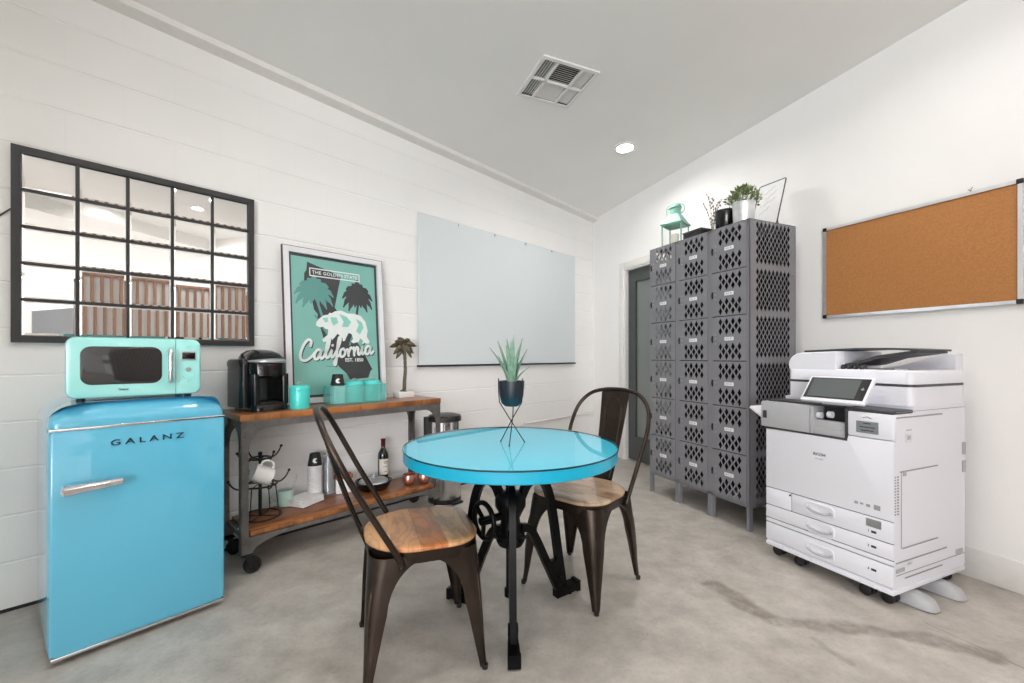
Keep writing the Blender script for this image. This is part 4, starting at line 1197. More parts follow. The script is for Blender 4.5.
LV = [(165, .088, .170, .026), (150, .060, .195, .028), (120, .030, .205, .03), (95, .012, .19, .03), (75, .022, .215, .032), (40, .052, .205, .03), (25, .066, .16, .028), (-20, .070, .085, .024), (200, .05, .13, .024), (270, .05, .13, .024), (310, .035, .16, .028), (235, .03, .17, .026)]
for (a, out, h, w) in LV:
    a = math.radians(a); c_, s_ = math.cos(a), math.sin(a); sd = Vector((-s_, c_, 0)); od = Vector((c_, s_, 0))
    rings = []
    for i in range(9):
        t = i / 8; ctr = od * (.010 + out * t ** 1.5) + Vector((0, 0, pz1 - .016 + h * t - out * .12 * t * t))
        ww = w / 2 * (1 - t ** 2.2) * (.62 + .25 * min(1, t * 4)) + .0010
        rings.append([ctr + sd * ww * 1.0 - od * .001, ctr + sd * ww * .4 + od * (ww * .5 + .001), ctr - sd * ww * .4 + od * (ww * .5 + .001), ctr - sd * ww - od * .001, ctr - od * (-ww * .1)])
    g = G(); g.loft(rings); obj('leaf', g, M['aloe'], ap, angle=70)

# ================================================================== CHAIRS (local +x is the way the sitter faces)
def make_chair(label, seat_mat):
    t = thing('metal_chair', label, 'chair')
    hs = .197                                           # half seat
    def seat_ring(q, z, r=.100):
        # squarish front, rounder back
        out = []
        for (sx, sy, a0, rr) in ((1, 1, 0, r * 1.15), (-1, 1, 90, r * 1.75), (-1, -1, 180, r * 1.75), (1, -1, 270, r * 1.15)):
            for k in range(8):
                a = math.radians(a0 + 90 * k / 7)
                out.append((sx * (hs - rr) + (rr + q) * math.cos(a), sy * (hs - rr) + (rr + q) * math.sin(a), z))
        return out
    g = G(); g.loft([seat_ring(0.0, .445), seat_ring(.004, .450), seat_ring(.004, .459), seat_ring(-.003, .464), seat_ring(-.02, .464)])
    obj('seat', g, seat_mat, t)
    g = G(); g.loft([seat_ring(-.004, .405), seat_ring(.0, .425), seat_ring(.0015, .445), seat_ring(-.02, .447)], caps=False)
    obj('seat_pan', g, M['gunmetal'], t)
    for (sx, sy) in ((1, 1), (1, -1), (-1, 1), (-1, -1)):
        g = G(); rings = []
        zs = [.432, .424, .4149, .4135, .410, .404, .395, .383, .367, .347, .32, .285, .25, .20, .14, .08, .012]
        for z in zs:
            tt = 1 - z / .43
            h = .189 + .021 * tt + (.003 * math.sin(PI * min(1, tt * 1.3)))
            # wing length: wide at the apron (arch), slim lower down
            if z > .4145: w = h - .003
            elif z > .25: w = h - (h - .068) * math.sqrt(max(0, 1 - ((z - .25) / .165) ** 2))      # round arch between the legs
            else: w = .023 + .045 * (z / .25) ** 1.1
            w = min(w, h - .004)
            r = max(.011, .062 - .052 * tt)
            r = min(r, w * .62)
            row = []
            row.append((h, h - w)); row.append((h, h - w * .5 - r * .5))
            for k in range(7):
                a = PI / 2 * k / 6; row.append((h - r + r * math.cos(a), h - r + r * math.sin(a)))
            row.append((h - w * .5 - r * .5, h)); row.append((h - w, h))
            inn = [(x - .003 if i < 5 else x - .002, y - .003 if i > 5 else y - .002) for i, (x, y) in enumerate(row)]
            # rolled edges
            inn[0] = (h - .009, h - w); inn[-1] = (h - w, h - .009)
            ring = row + inn[::-1]
            rings.append([(sx * x, sy * y, z) for x, y in ring])
        g.loft(rings)
        # pressed rib down the corner
        P = []
        for z in [.33, .30, .24, .16, .09]:
            tt = 1 - z / .43; h = .189 + .021 * tt + .003 * math.sin(PI * min(1, tt * 1.3)); r = max(.011, .062 - .052 * tt)
            e = h - r * (1 - .7071) - .001
            P.append((sx * e, sy * e, z))
        g.tube(P, [.002, .006, .006, .005, .002], 8)
        lg = obj('leg', g, M['gunmetal'], t)
        g = G(); e = .2025; g.cyl((sx * e, sy * e, 0), (sx * e, sy * e, .016), .0105, .0115, 12); obj('foot_cap', g, M['rubber'], lg)
    half = [(-.085, .200, .405), (-.098, .203, .44), (-.148, .211, .53), (-.210, .220, .64), (-.265, .225, .745), (-.310, .206, .835), (-.340, .150, .897), (-.354, .075, .921)]
    P = crom(half + [(-.357, 0, .926)] + [(x, -y, z) for x, y, z in half[::-1]], 6)
    g = G(); g.tube(P, .0105, 12)
    for sy in (-1, 1):
        g.ball((-.085, sy * .200, .405), .013, 8); g.cyl((-.090, sy * .188, .415), (-.090, sy * .213, .415), .006, n=10)
    obj('back_hoop', g, M['gunmetal'], t)
    g = G(); rings = []
    def bk(z):                                          # back line x(z)
        k = (z - .43) / (.925 - .43); return -.194 - .163 * k - .012 * math.sin(PI * k)
    for i in range(13):
        z = .425 + (.922 - .425) * i / 12; w = .052 + .032 * (i / 12)
        rings.append([(bk(z) - .0015, -w, z), (bk(z) - .006, 0, z), (bk(z) - .0015, w, z), (bk(z) + .0015, w, z), (bk(z) - .003, 0, z), (bk(z) + .0015, -w, z)])
    g.loft(rings)
    arch = [(z, -.038 - .010 * (z - .45) / .4) for z in (.47, .55, .65, .75, .82)]
    P = [(bk(z) + .001, y, z) for z, y in arch] + [(bk(.865) , -.030, .862), (bk(.882), 0, .880), (bk(.865), .030, .862)] + [(bk(z) + .001, -y, z) for z, y in arch[::-1]]
    g.tube(crom(P, 4), .004, 8)
    obj('back_splat', g, M['gunmetal'], t)
    return t
chA = make_chair('bronze metal chair with orange-brown wooden seat, in front of the cart', M['seat_wood'])
chA.location = (-.356, 1.674, 0); chA.rotation_euler = (0, 0, math.radians(20)); chA['group'] = 'metal chairs at the cyan table'
chB = dup(chA, (.342, 2.155, 0), math.radians(-131), 'bronze metal chair with pale worn wooden seat, between table and lockers')
for c in chB.children:
    if c.name.startswith('seat') and not c.name.startswith('seat_pan'):
        c.data = c.data.copy(); c.data.materials.clear(); c.data.materials.append(M['seat_wood_pale'])

# ================================================================== LOCKERS
LS = 2.059; LDp = .5225 - .08
lk = thing('locker_bank', 'tall dark grey metal locker bank with eighteen perforated doors', 'lockers', PR(LS, .08 + LDp / 2), aR)
LW = .457; hy = LDp / 2; LZ0, LZ1 = .15, 1.98
cw = 2 * LW / 3; rh = (LZ1 - LZ0 - .03) / 6
g = G()
e = .020
g.box(-LW, LW, hy - .003, hy, LZ0, LZ1); g.box(-LW, LW, -hy, hy, LZ1 - .006, LZ1)
g.box(-LW, LW, -hy, -hy + .012, LZ1 - .022, LZ1); g.box(-LW, LW, -hy, -hy + .012, LZ0, LZ0 + .028)
for i in range(4):
    x = -LW + cw * i
    g.box(max(x - e, -LW), min(x + e, LW), -hy, -hy + .012, LZ0, LZ1)
g.box(-LW, LW, -hy, hy, LZ0 + .004, LZ0 + .012)
obj('carcass', g, M['locker'], lk)
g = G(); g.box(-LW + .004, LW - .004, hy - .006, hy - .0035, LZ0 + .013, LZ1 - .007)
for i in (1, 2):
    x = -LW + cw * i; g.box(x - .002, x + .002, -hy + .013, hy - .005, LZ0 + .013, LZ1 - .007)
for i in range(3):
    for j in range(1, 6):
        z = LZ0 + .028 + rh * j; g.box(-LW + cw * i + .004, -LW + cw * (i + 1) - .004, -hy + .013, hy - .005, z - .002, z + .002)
obj('dividers', g, M['locker_in'], lk)  # with a dark liner sheet imitating the shade behind the holes
def diamonds(x0, x1, z0, z1, nx, nz, w, h):
    """staggered diamond openings filling a rectangle: NX columns by NZ rows of half-steps"""
    out = []
    dx = (x1 - x0) / nx; dz = (z1 - z0) / nz
    for j in range(nz):
        n = nx if j % 2 == 0 else nx - 1
        for i in range(n):
            cx = x0 + dx * (i + .5 + (0 if j % 2 == 0 else .5)); cz_ = z0 + dz * (j + .5)
            out.append([(cx - w / 2, cz_), (cx, cz_ - h / 2), (cx + w / 2, cz_), (cx, cz_ + h / 2)])
    return out
# perforated end panels: six meshes one above the other
for sx in (1, -1):
    g = G()
    x = sx * LW; xin = sx * (LW - .003)
    inner = []
    for j in range(6):
        z0 = LZ0 + .028 + rh * j
        inner += diamonds(-hy + .055, hy - .055, z0 + .028, z0 + rh - .018, 9, 9, .029, .052)
    g.holes([(-hy, LZ0), (hy, LZ0), (hy, LZ1), (-hy, LZ1)], inner, xin, x, 'yz')
    for j in range(0, 7):
        z0 = LZ0 + .028 + rh * j - .002
        for y in (-hy + .03, hy - .03): g.cyl((x, y, z0 - .03), (x + sx * .003, y, z0 - .03), .005, .003, 10)
    obj('end_panel', g, M['locker'], lk)
g_legs = []
for i in range(4):
    x = -LW + cw * i
    for y0, y1 in ((-hy, -hy + .032), (hy - .032, hy)):
        g = G(); a, b_ = (max(x - .02, -LW), min(x + .02, LW))
        if i in (1, 2):
            g.box(a, x - .0015, y0, y1, 0, LZ0); g.box(x + .0015, b_, y0, y1, 0, LZ0)
        else: g.box(a, b_, y0, y1, 0, LZ0)
        obj('leg', g, M['locker'], lk)
# one door, copied eighteen times
dw = cw - 2 * e + .006; dh = rh - .006
g = G()
hol = diamonds(-.088, .108, dh / 2 + .034, dh / 2 + .126, 4, 3, .031, .055) + diamonds(-.088, .108, dh / 2 - .132, dh / 2 - .040, 4, 3, .031, .055)
g.holes([(-dw / 2, 0), (dw / 2, 0), (dw / 2, dh), (-dw / 2, dh)], hol, -.004, 0)
g.box(-dw / 2, -dw / 2 + .004, 0, .014, 0, dh); g.box(dw / 2 - .004, dw / 2, 0, .014, 0, dh); g.box(-dw / 2, dw / 2, 0, .014, 0, .004); g.box(-dw / 2, dw / 2, 0, .014, dh - .004, dh)
door0 = obj('door', g, M['locker'], lk)
g = G(); g.mi = 0; g.box(-.030, .042, -.0065, -.003, dh / 2 - .014, dh / 2 + .010, .002, 1)
g.mi = 1
for k, w in enumerate((.012, .006, .010)): g.box(-.018 + .017 * k, -.018 + .017 * k + w, -.007, -.006, dh / 2 - .007, dh / 2 + .003)
pl0 = obj('number_plate', g, [M['plate_white'], M['silver']], door0)
g = G(); g.box(-dw / 2 + .001, -dw / 2 + .014, -.008, -.003, dh / 2 - .026, dh / 2 + .020, .002, 1); g.box(-dw / 2 + .004, -dw / 2 + .009, -.013, -.007, dh / 2 - .010, dh / 2 + .008, .0015, 1)
lt0 = obj('latch', g, M['locker_in'], door0)
g = G()
for dz in (.030, 0, -.034): g.cyl((-dw / 2 + .034, -.003, dh / 2 + dz), (-dw / 2 + .034, -.0075, dh / 2 + dz), .0042, .003, 10)
rv0 = obj('rivets', g, M['silver'], door0)
for i in range(3):
    for j in range(6):
        x = -LW + cw * (i + .5); z = LZ0 + .030 + rh * j
        if i == 0 and j == 0: d = door0
        else:
            d = door0.copy(); COL.objects.link(d); d.parent = lk
            for c in (pl0, lt0, rv0):
                cc_ = c.copy(); COL.objects.link(cc_); cc_.parent = d
        d.location = (x, -hy - .001, z)

# ------------------------------------------------------------------ on the lockers
TOP = 1.9805
ln = thing('lantern', 'mint green metal lantern on the far end of the lockers', 'lantern', PR(1.69, .335, TOP), aR + .42)
ln.scale = (.88, .88, .97)
g = G(); g.box(-.095, .095, -.095, .095, 0, .014, .003); obj('base', g, M['lantern'], ln)
g = G()
for sx in (-1, 1):
    for sy in (-1, 1): g.box(sx * .088 - .005, sx * .088 + .005, sy * .088 - .005, sy * .088 + .005, .014, .208)
for z in (.197,):
    for s_ in (-1, 1):
        g.box(-.088, .088, s_ * .088 - .003, s_ * .088 + .003, z, z + .01); g.box(s_ * .088 - .003, s_ * .088 + .003, -.088, .088, z, z + .01)
obj('cage', g, M['lantern'], ln)
g = G()
for s_ in (-1, 1): g.box(-.083, .083, s_ * .088 - .001, s_ * .088 + .001, .014, .197); g.box(s_ * .088 - .001, s_ * .088 + .001, -.083, .083, .014, .197)
obj('glass_panes', g, M['clear'], ln)
g = G()
g.loft([[(a, b_, z) for a, b_ in rrect(2 * q, 2 * q, .004 + q * .25 * k / 6, 4)] for k, (q, z) in enumerate(((.106, .206), (.106, .213), (.094, .226), (.078, .250), (.064, .274), (.052, .292)))])
g.lathe([(.050, .286), (.048, .345), (.058, .350), (.058, .358), (.046, .376), (.02, .388), (0, .390)], 28)
obj('roof', g, M['lantern'], ln)
g = G(); g.tube(crom([(-.048, 0, .300), (-.074, 0, .312), (-.086, 0, .336), (-.078, 0, .364), (-.052, 0, .380), (.0, 0, .392), (.052, 0, .380), (.078, 0, .364), (.086, 0, .336), (.074, 0, .312), (.048, 0, .300)], 5), .0055, 8); obj('carry_handle', g, M['lantern'], ln)
g = G(); g.lathe([(0, .015), (.036, .015), (.036, .13), (.030, .134), (0, .131)], 24); g.cyl((0, 0, .13), (0, 0, .146), .0018, n=6); obj('candle', g, M['candle'], ln)

bx = thing('keepsake_box', 'low dark box beside the mint lantern on the lockers', 'box', PR(2.02, .445, TOP), aR)
g = G(); g.box(-.085, .085, -.05, .05, 0, .042, .003); obj('box_body', g, M['black'], bx)
g = G(); g.box(-.088, .088, -.053, .053, .042, .056, .003); obj('lid', g, M['printer_dark'], bx)
tw = thing('twig_vase', 'dry twig sprig in a slim glass vase on the lockers', 'vase', PR(2.06, .33, TOP), aR)
g = G(); g.lathe([(0, 0), (.020, 0), (.024, .02), (.018, .06), (.012, .10), (.014, .12), (.011, .12), (.009, .10), (.014, .06), (.018, .02), (0, .006)], 24); obj('vase_body', g, M['clear'], tw)
g = G(); r2 = random.Random(3)
for k in range(5):
    a = r2.uniform(0, 2 * PI); o_ = r2.uniform(.03, .075); h_ = r2.uniform(.26, .335)
    P = crom([(0, 0, .012), (.2 * o_ * math.cos(a), .2 * o_ * math.sin(a), h_ * .4), (.6 * o_ * math.cos(a + .3), .6 * o_ * math.sin(a + .3), h_ * .75), (o_ * math.cos(a), o_ * math.sin(a), h_)], 4)
    g.tube(P, [.0022 - .0012 * i / (len(P) - 1) for i in range(len(P))], 6)
    for i in range(4, len(P)):
        g.ball(P[i] + Vector((r2.uniform(-.008, .008), r2.uniform(-.008, .008), r2.uniform(-.004, .006))), r2.uniform(.004, .007), 5, (1, 1, 1.4))
obj('twigs', g, M['twig'], tw)
bp = thing('black_pot', 'round black glossy pot next to the leafy plant on the lockers', 'pot', PR(2.185, .345, TOP), aR)
g = G(); g.lathe([(0, 0), (.058, 0), (.063, .006), (.068, .165), (.065, .168), (.062, .164), (.058, .02), (0, .016)], 36); obj('pot_body', g, M['black_gloss'], bp)
g = G(); g.lathe([(.0615, .150), (.03, .153), (0, .154)], 24); obj('soil', g, M['soil'], bp)
fp = thing('potted_plant', 'leafy green plant in galvanised steel pot on the lockers', 'plant', PR(2.333, .345, TOP), aR)
g = G(); g.lathe([(0, 0), (.062, 0), (.064, .004), (.071, .166), (.074, .168), (.074, .174), (.070, .174), (.066, .156), (0, .152)], 40); obj('pot', g, M['galv'], fp)
g = G(); r2 = random.Random(11)
for k in range(430):
    a = r2.uniform(0, 2 * PI); el = r2.uniform(-.15, PI / 2); rr = r2.uniform(.55, 1.0)
    c = Vector((math.cos(a) * math.cos(el) * .105 * rr, math.sin(a) * math.cos(el) * .105 * rr, .185 + math.sin(el) * .098 * rr))
    d = Vector((c.x, c.y, c.z - .16)).normalized() + Vector((r2.uniform(-.5, .5), r2.uniform(-.5, .5), r2.uniform(-.3, .6))); d.normalize()
    sd = d.orthogonal().normalized(); sd = Quaternion(d, r2.uniform(0, PI)) @ sd; nn = d.cross(sd)
    L = r2.uniform(.018, .032); w = L * .30
    g.mi = 0 if r2.random() < .68 else 1
    g.add([c, c + d * L * .45 + sd * w, c + d * L, c + d * L * .45 - sd * w, c + d * L * .5 + nn * w * .35], [(0, 1, 4), (1, 2, 4), (2, 3, 4), (3, 0, 4)])
obj('foliage', g, [M['leaf'], M['leaf2']], fp, angle=80)
g = G()
for k in range(26):
    a = r2.uniform(0, 2 * PI); q_ = r2.uniform(.02, .085); g.tube([(0, 0, .15), (q_ * .4 * math.cos(a), q_ * .4 * math.sin(a), .20), (q_ * math.cos(a), q_ * math.sin(a), .20 + .07 * (1 - q_ / .1))], .0013, 5)
obj('stems', g, M['leaf'], fp)
fr = thing('tabletop_frame', 'thin metal framed white sheet leaning on a wire stand on the lockers', 'picture frame', PR(2.372, .205, TOP + .007), aR)
LM = T((0, 0, .012)) @ Rx(math.radians(-17)) @ Ry(math.radians(0))
g = G(); g.M = LM; W, Hh = .098, .335
g.tube([(a, 0, b_) for a, b_ in rrect(2 * W, Hh, .012, 5, 0, Hh / 2)], .0042, 8, closed=True); obj('frame', g, M['printer_dark'], fr)
g = G(); g.M = LM; g.box(-W + .002, W - .002, -.001, .001, .003, Hh - .003)
obj('sheet', g, M['paper'], fr)
g = G(); g.M = LM
for (z, x0, x1) in ((.25, -.05, .03), (.21, -.03, .05), (.16, -.06, .06), (.10, -.05, .02)):
    g.tube(crom([(x0 + (x1 - x0) * k / 8, -.0016, z + .006 * math.sin(k * 2.1) + .05 * k / 8) for k in range(9)], 3), .0010, 5)
obj('faint_script', g, M['silver'], fr)
g = G()
for s_ in (-1, 1): g.tube(crom([(s_ * .06, -.035, .004), (s_ * .06, -.028, .022), (s_ * .06, -.018, .004), (s_ * .06, .04, .003), (s_ * .05, .085, .004), (s_ * .05, .060, .15)], 4), .0028, 8)
g.cyl((-.06, .03, .004), (.06, .03, .004), .0028, n=8); obj('wire_stand', g, M['printer_dark'], fr)

# ================================================================== CORK BOARD
s0 = (2.653 + 3.533) / 2
kb = thing('cork_board', 'wide cork notice board with aluminium frame on the right wall', 'notice board', PR(s0, 0, 1.353), aR)
W, Hh = .44, .579; b = .017
g = G(); g.holes([(-W, 0), (W, 0), (W, Hh), (-W, Hh)], [[(-W + b, b), (W - b, b), (W - b, Hh - b), (-W + b, Hh - b)]], -.020, -.001); obj('frame', g, M['alum'], kb)
g = G(); g.box(-W + b - .003, W - b + .003, -.012, -.002, b - .003, Hh - b + .003); obj('cork_panel', g, M['cork'], kb)
for sx in (-1, 1):
    for z in (0, Hh):
        g = G(); x = sx * W; zz = z
        g.box(x + sx * .0015, x - sx * .022, -.0225, -.001, zz + (.0015 if z else -.0015), zz + (-.022 if z else .022), .003); obj('corner_cap', g, M['black'], kb)
g = G(); g.tube(crom([(.26, -.010, Hh), (.262, -.014, Hh + .012), (.268, -.014, Hh + .02)], 4), .0015, 6); g.tube(crom([(.26, -.010, Hh), (.255, -.014, Hh + .01), (.25, -.014, Hh + .012)], 4), .0015, 6); obj('hook', g, M['black'], kb)

# ================================================================== PRINTER
PS, PD = 3.0695, .41
pr = thing('office_printer', 'large white office photocopier on casters beside the lockers', 'printer', PR(PS, PD), aR)
hw = .2975; yf, yb = -.308, .308
def lx(s): return s - PS
g = G(); g.box(-hw, hw, yf, yb, .065, .085, .003); g.box(-hw + .004, hw - .004, yf + .006, yb - .004, .085, .092); obj('base_plate', g, M['printer'], pr)
g = G()
g.box(-hw + .002, hw - .002, yf + .014, yb, .092, .712); g.box(lx(3.176), hw - .002, yf + .02, yf + .161, .712, .852); g.box(-hw + .002, hw - .002, yf + .161, yb, .712, .885)
obj('body', g, M['printer'], pr)
def front(x0, x1, z0, z1, name, m='printer', th=.016, r=.005, parent=pr):
    g = G(); g.box(x0, x1, yf, yf + th, z0, z1, r, 2); return obj(name, g, M[m], parent)
def cup_handle(z0, z1, par):
    xa, xb = lx(2.990), lx(3.132); cz_ = (z0 + z1) / 2
    g = G(); w = xb - xa; c = (xa + xb) / 2; h = .066
    g.loft([[(a, yf - .001, b_) for a, b_ in rrect(w, h, .026, 6, c, cz_)], [(a, yf - .004, b_) for a, b_ in rrect(w - .006, h - .006, .024, 6, c, cz_)], [(a, yf - .004, b_) for a, b_ in rrect(w - .016, h - .016, .020, 6, c, cz_ + .001)], [(a, yf - .0015, b_) for a, b_ in rrect(w - .022, h - .020, .018, 6, c, cz_ + .003)]])
    obj('handle', g, M['printer'], par)
    g = G(); P = [(c + (w / 2 - .012) * math.cos(a), yf - .006, cz_ + .008 + (h / 2 - .006) * math.sin(a) * .82) for a in [math.radians(195 + 150 * k / 14) for k in range(15)]]
    g.tube(P, .0065, 8, flat=.8); obj('handle_lip', g, M['printer_grey'], par)
def small_text(txt, x, z, size, par, m='printer_dark', name='marking'):
    g = G(); text_geo(g, txt, size, .0012, T((x, yf - .0004, z)) @ FRONT, fat=size * .02); return obj(name, g, M[m], par)
d3 = front(-hw, hw, .095, .190, 'drawer'); cup_handle(.088, .182, d3); small_text('3', lx(3.272), .148, .014, d3)
sp = front(-hw, hw, .193, .214, 'front_strip')
d2 = front(-hw, hw, .217, .286, 'drawer'); cup_handle(.207, .290, d2); small_text('2', lx(3.272), .252, .014, d2)
d1 = front(-hw + .145, hw, .289, .383, 'drawer'); cup_handle(.296, .386, d1); small_text('1', lx(3.272), .318, .014, d1)
dl = front(-hw, -hw + .142, .289, .383, 'drawer_side_cover')
for d_, z in ((d3, .148), (d2, .252), (d1, .318)):
    g = G(); g.box(lx(3.283), lx(3.303), yf - .001, yf + .001, z - .005, z + .005); obj('paper_mark', g, M['printer_dark'], d_)
g = G(); g.box(lx(3.262), lx(3.322), yf - .001, yf + .001, .338, .374); obj('sticker', g, M['silver'], d1)
g = G(); g.cyl((-hw + .138, yf + .002, .372), (-hw + .138, yf - .003, .372), .005, n=12); obj('lock', g, M['printer_dark'], dl)
# front door: steps up on the right
g = G()
g.prism([(-hw, .386), (hw, .386), (hw, .735), (lx(3.186), .735), (lx(3.186), .708), (-hw, .708)], yf, yf + .016, 'xz', .004, 2)
fd = obj('front_door', g, M['printer'], pr)
small_text('RICOH', lx(3.058), .618, .019, fd, name='lettering'); small_text('IM C3000', lx(3.058), .596, .009, fd, 'printer_grey', 'model_marking')
g = G()
for k, w in enumerate((.014, .012, .016)): g.box(lx(3.215) + .024 * k, lx(3.215) + .024 * k + w, yf - .0008, yf + .001, .425 + .003 * (k % 2), .437)
g.box(lx(3.293), lx(3.318), yf - .0008, yf + .001, .420, .442); obj('marking', g, M['seam'], fd)
g = G()
for z in (.1915, .2155, .2875, .3845): g.box(-hw + .004, hw - .004, yf + .006, yf + .013, z - .004, z + .004)
g.box(-hw + .140, -hw + .147, yf + .006, yf + .013, .289, .384); obj('shadow_gap', g, M['printer_dark'], pr)
# right block with the name plate
g = G(); g.box(lx(3.186), hw, yf, yf + .03, .738, .852, .006); rb = obj('toner_cover', g, M['printer'], pr)
g = G(); g.box(lx(3.222), lx(3.312), yf - .0012, yf + .001, .757, .812, .001, 1); obj('name_plate', g, M['silver'], rb)
g = G()
for z, w in ((.802, .03), (.785, .06), (.770, .05)): g.box(lx(3.267) - w / 2, lx(3.267) + w / 2, yf - .0022, yf - .001, z - .002, z + .002)
g.bar([(lx(3.250), yf - .001, .826), (lx(3.267), yf - .001, .833), (lx(3.284), yf - .001, .826)], .002, .002, (0, 1, 0))
obj('marking', g, M['printer_dark'], rb)
g = G(); g.box(lx(3.176), hw - .004, yf + .004, yb - .22, .852, .868, .005); obj('shelf_top', g, M['printer_dark'], pr)
g = G(); g.box(lx(3.174), lx(3.186), yf - .001, yf + .05, .712, .860, .003); g.box(-hw, lx(3.186), yf - .001, yf + .05, .708, .718, .003); obj('dark_edge', g, M['printer_dark'], pr)
# grey finisher bridge sticking out to the left
fx0 = lx(2.743); fx1 = lx(3.008)
g = G(); g.box(fx0, fx1, yf - .002, yf + .30, .718, .858, .005); fb_ = obj('finisher', g, M['printer_grey'], pr)
g = G(); g.box(fx0 + .012, fx0 + .036, yf - .0035, yf - .001, .765, .807, .002, 1); obj('grip', g, M['printer_dark'], fb_)
g = G(); g.box(fx1 + .001, lx(3.174), yf + .012, yf + .05, .718, .790, .004); g.box(fx1 + .001, lx(3.174), yf + .006, yf + .05, .718, .752, .004); g.box(fx1 + .001, fx1 + .02, yf, yf + .05, .718, .856, .003)
obj('inner_cover', g, M['printer_grey'], pr)
g = G(); g.box(fx1 + .02, lx(3.174), yf + .10, yf + .15, .75, .885); obj('output_recess', g, M['printer_dark'], pr)
g = G()
for k in range(2): x = fx1 + .035 + .05 * k; g.cyl((x - .010, yf + .03, .812 + .008 * k), (x + .010, yf + .03, .812 + .008 * k), .016, n=18)
obj('roller', g, M['printer'], pr)
g = G(); g.prism([(-.425, .806), (-.325, .745), (-.325, .768), (-.418, .818)], yf + .03, yf + .25, 'xz', .002, 1); obj('bypass_tray', g, M['printer'], pr)
g = G(); g.box(fx0 + .02, lx(3.176), yf + .03, yf + .33, .858, .868, .003); obj('output_tray', g, M['printer_dark'], pr)
# scanner and document feeder
ys0 = yf + .155
g = G(); g.loft([[(a, b_, z) for a, b_ in rrect(.575, yb - ys0 - .0, .03, 6, .010, (ys0 + yb) / 2)] for z in (.880, .968)]); obj('scanner', g, M['printer'], pr)
g = G(); g.loft([[(a, b_, z) for a, b_ in rrect(.579, yb - ys0 + .002, .03, 6, .010, (ys0 + yb) / 2)] for z in (.968, .980)]); obj('platen_seal', g, M['printer_dark'], pr)
g = G(); g.loft([[(a, b_, z) for a, b_ in rrect(.575 - q, yb - ys0 - q, .03, 6, .010, (ys0 + yb) / 2)] for z, q in ((.980, 0), (1.035, 0), (1.043, .012))]); af = obj('document_feeder', g, M['printer'], pr)
# feeder head at the left, with sloping tray to the right
ax0, ax1 = -.277, -.025
g = G(); rings = []
for (y, q) in ((ys0 + .002, .006), (ys0 + .010, 0), (yb - .06, 0), (yb - .05, .006)):
    poly = [(ax0 + .004 + q, 1.036)] + [(ax0 + .075 - .075 * math.cos(a) + q * .5, 1.068 + .060 * math.sin(a) - q) for a in [PI / 2 * k / 6 for k in range(7)]] + [(ax1 - .02, 1.134 - q), (ax1 - q, 1.134 - q), (ax1 - q, 1.036)]
    rings.append([(a, y, b_) for a, b_ in poly])
g.loft(rings); obj('feeder_head', g, M['printer'], af)
g = G(); g.bar([(ax0 + .05, (ys0 + yb) / 2 - .02, 1.136), (ax1 + .06, (ys0 + yb) / 2 - .02, 1.146), (.18, (ys0 + yb) / 2 - .02, 1.144), (hw - .01, (ys0 + yb) / 2 - .02, 1.136)], .29, .009, (0, 1, 0)); obj('feeder_cover', g, M['printer_dark'], af)
g = G(); g.bar([(ax1 - .01, (ys0 + yb) / 2 - .02, 1.062), (ax1 + .05, (ys0 + yb) / 2 - .02, 1.070), (.12, (ys0 + yb) / 2 - .02, 1.105), (hw - .02, (ys0 + yb) / 2 - .02, 1.130)], .27, .014, (0, 1, 0)); obj('feeder_tray', g, M['printer_dark'], af)
g = G()
for k in range(4): x = ax1 + .018 + .028 * k; g.cyl((x, ys0 + .02, 1.050), (x + .012, ys0 + .02, 1.050), .010, n=14); g.box(x - .002, x + .014, ys0 + .02, ys0 + .05, 1.046, 1.066)
obj('rollers', g, M['printer_dark'], af)
g = G(); g.prism([(ax1, 1.040), (hw - .006, 1.040), (hw - .006, 1.118), (hw - .05, 1.122), (ax1 + .10, 1.06)], yb - .075, yb - .005, 'xz', .004, 2); obj('rear_fence', g, M['printer'], af)
g = G(); g.box(hw - .075, hw - .035, ys0 + .012, ys0 + .04, 1.036, 1.05, .002); obj('grip', g, M['printer_grey'], af)
# touch screen, tilted back on a short arm
sx0, sx1 = lx(2.972), lx(3.262)
SM = T(((sx0 + sx1) / 2, yf - .018, .888)) @ Rx(math.radians(-38))
sw = (sx1 - sx0) / 2; sh = .152
g = G(); g.M = SM; g.box(-sw, sw, 0, .020, 0, sh, .006); ts = obj('touch_panel', g, M['printer'], pr)
g = G(); g.M = SM; g.box(-sw + .010, sw - .010, -.0015, .002, .018, sh - .010, .001, 1); obj('bezel', g, M['black'], ts)
g = G(); g.M = SM; g.box(-sw + .026, sw - .048, -.0022, 0, .026, sh - .018); obj('screen', g, M['screen'], ts)
g = G(); g.M = SM; g.box(sw - .036, sw - .022, -.0022, 0, sh * .52, sh * .52 + .004); g.box(sw - .031, sw - .027, -.0022, 0, sh * .50, sh * .60); obj('home_key', g, M['silver'], ts)
g = G(); g.prism([(yf + .03, .87), (yf + .16, .87), (yf + .16, .96), (yf + .075, .975)], -.02, .12, 'yz', .004, 1); obj('panel_arm', g, M['printer'], pr)
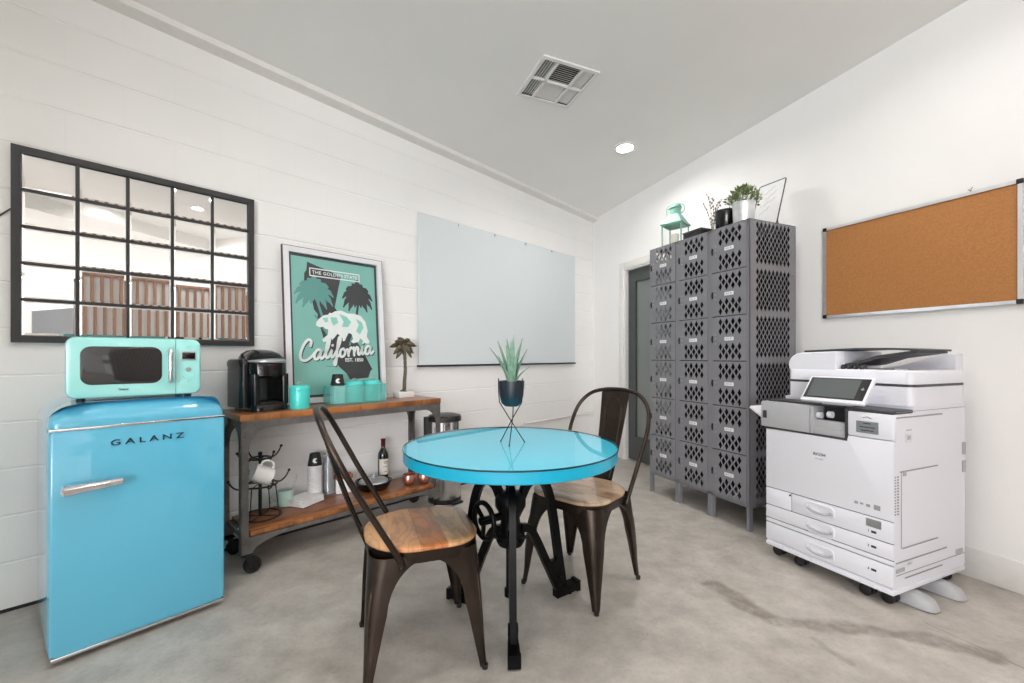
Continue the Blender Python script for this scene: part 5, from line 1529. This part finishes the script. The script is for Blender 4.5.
# right side: door outlines, slots, stickers
x = hw
def side_line(y0, z0, y1, z1, w=.0035):
    g.bar([(x + .0004, y0, z0), (x + .0004, y1, z1)], w, .0016, (0, 0, 1) if abs(y1 - y0) > abs(z1 - z0) else (0, 1, 0))
g = G()
side_line(yf + .02, .838, yf + .40, .838, .006); side_line(yf + .05, .600, yf + .36, .600, .006); side_line(yf + .07, .262, yf + .36, .262, .005); side_line(yf + .02, .204, yf + .44, .204, .005); side_line(yf + .09, .128, yf + .40, .128, .005)
side_line(yf + .06, .60, yf + .06, .262, .002); side_line(yf + .02, .862, yb - .01, .862, .002); side_line(yf + .02, .150, yb - .01, .150, .002)
obj('side_seams', g, M['seam'], pr)
g = G()
for k in range(14):
    for q_ in (0, 1): z = .415 + .0125 * k; g.box(x - .001, x + .0012, yf + .008 + .022 * q_, yf + .018 + .022 * q_, z, z + .006)
obj('vent_slots', g, M['seam'], pr)
g = G(); g.box(x - .001, x + .001, yf + .095, yf + .145, .725, .765); g.box(x - .001, x + .001, yf + .10, yf + .145, .178, .195); obj('sticker', g, M['plate_white'], pr)
g = G(); g.box(x - .001, x + .0015, yf + .10, yf + .14, .778, .782); g.box(x - .001, x + .0018, yf + .105, yf + .13, .738, .756); g.box(x - .001, x + .0016, yf + .105, yf + .135, .184, .190); g.box(x - .001, x + .003, yf + .075, yf + .095, .580, .600); obj('marking', g, M['printer_grey'], pr)
g = G(); g.box(x - .001, x + .002, yf + .02, yf + .085, .160, .178, .002, 1); g.box(x - .001, x + .002, yb - .09, yb - .03, .155, .178, .002, 1); g.box(x - .001, x + .004, yb - .03, yb - .005, .545, .60, .001, 1); g.box(x - .001, x + .004, yb - .03, yb - .005, .63, .69, .001, 1); obj('side_grips', g, M['printer_grey'], pr)
# casters and stabiliser feet
for (s_, d_) in ((2.800, .640), (2.930, .655), (3.237, .655), (3.318, .640), (2.82, .17), (3.31, .17)):
    g = G(); cx, cy = lx(s_), PD - d_
    g.box(cx - .02, cx + .02, cy - .02, cy + .02, .050, .066, .003); g.box(cx - .014, cx + .014, cy - .012, cy + .012, .03, .055)
    cs = obj('caster', g, M['printer_grey'], pr)
    g = G()
    for k in (-1, 1):
        at(g, T((cx, cy + k * .016, .026)) @ Rx(PI / 2), lambda: g.lathe([(0, -.011), (.018, -.011), (.026, -.007), (.026, .007), (.018, .011), (0, .011)], 22))
    obj('wheel', g, M['rubber'], cs)
for d_ in (.555, .325):
    cy = PD - d_; x0, x1 = hw - .14, hw + .085; g = G(); rings = []
    for (t_, w, h) in ((0, .048, .056), (.5, .048, .056), (.75, .047, .053), (.9, .041, .042), (.97, .028, .024), (1, .016, .010)):
        xx = x0 + (x1 - x0) * t_; rings.append([(xx, cy - w, .004), (xx, cy + w, .004), (xx, cy + w * .95, h * .6), (xx, cy + w * .6, h), (xx, cy - w * .6, h), (xx, cy - w * .95, h * .6)])
    g.loft(rings); ft_ = obj('stabiliser_foot', g, M['printer_grey'], pr, angle=50)
    g = G(); g.box(x0, x1 - .02, cy - .034, cy + .034, 0, .004); obj('foot_pad', g, M['rubber'], ft_)
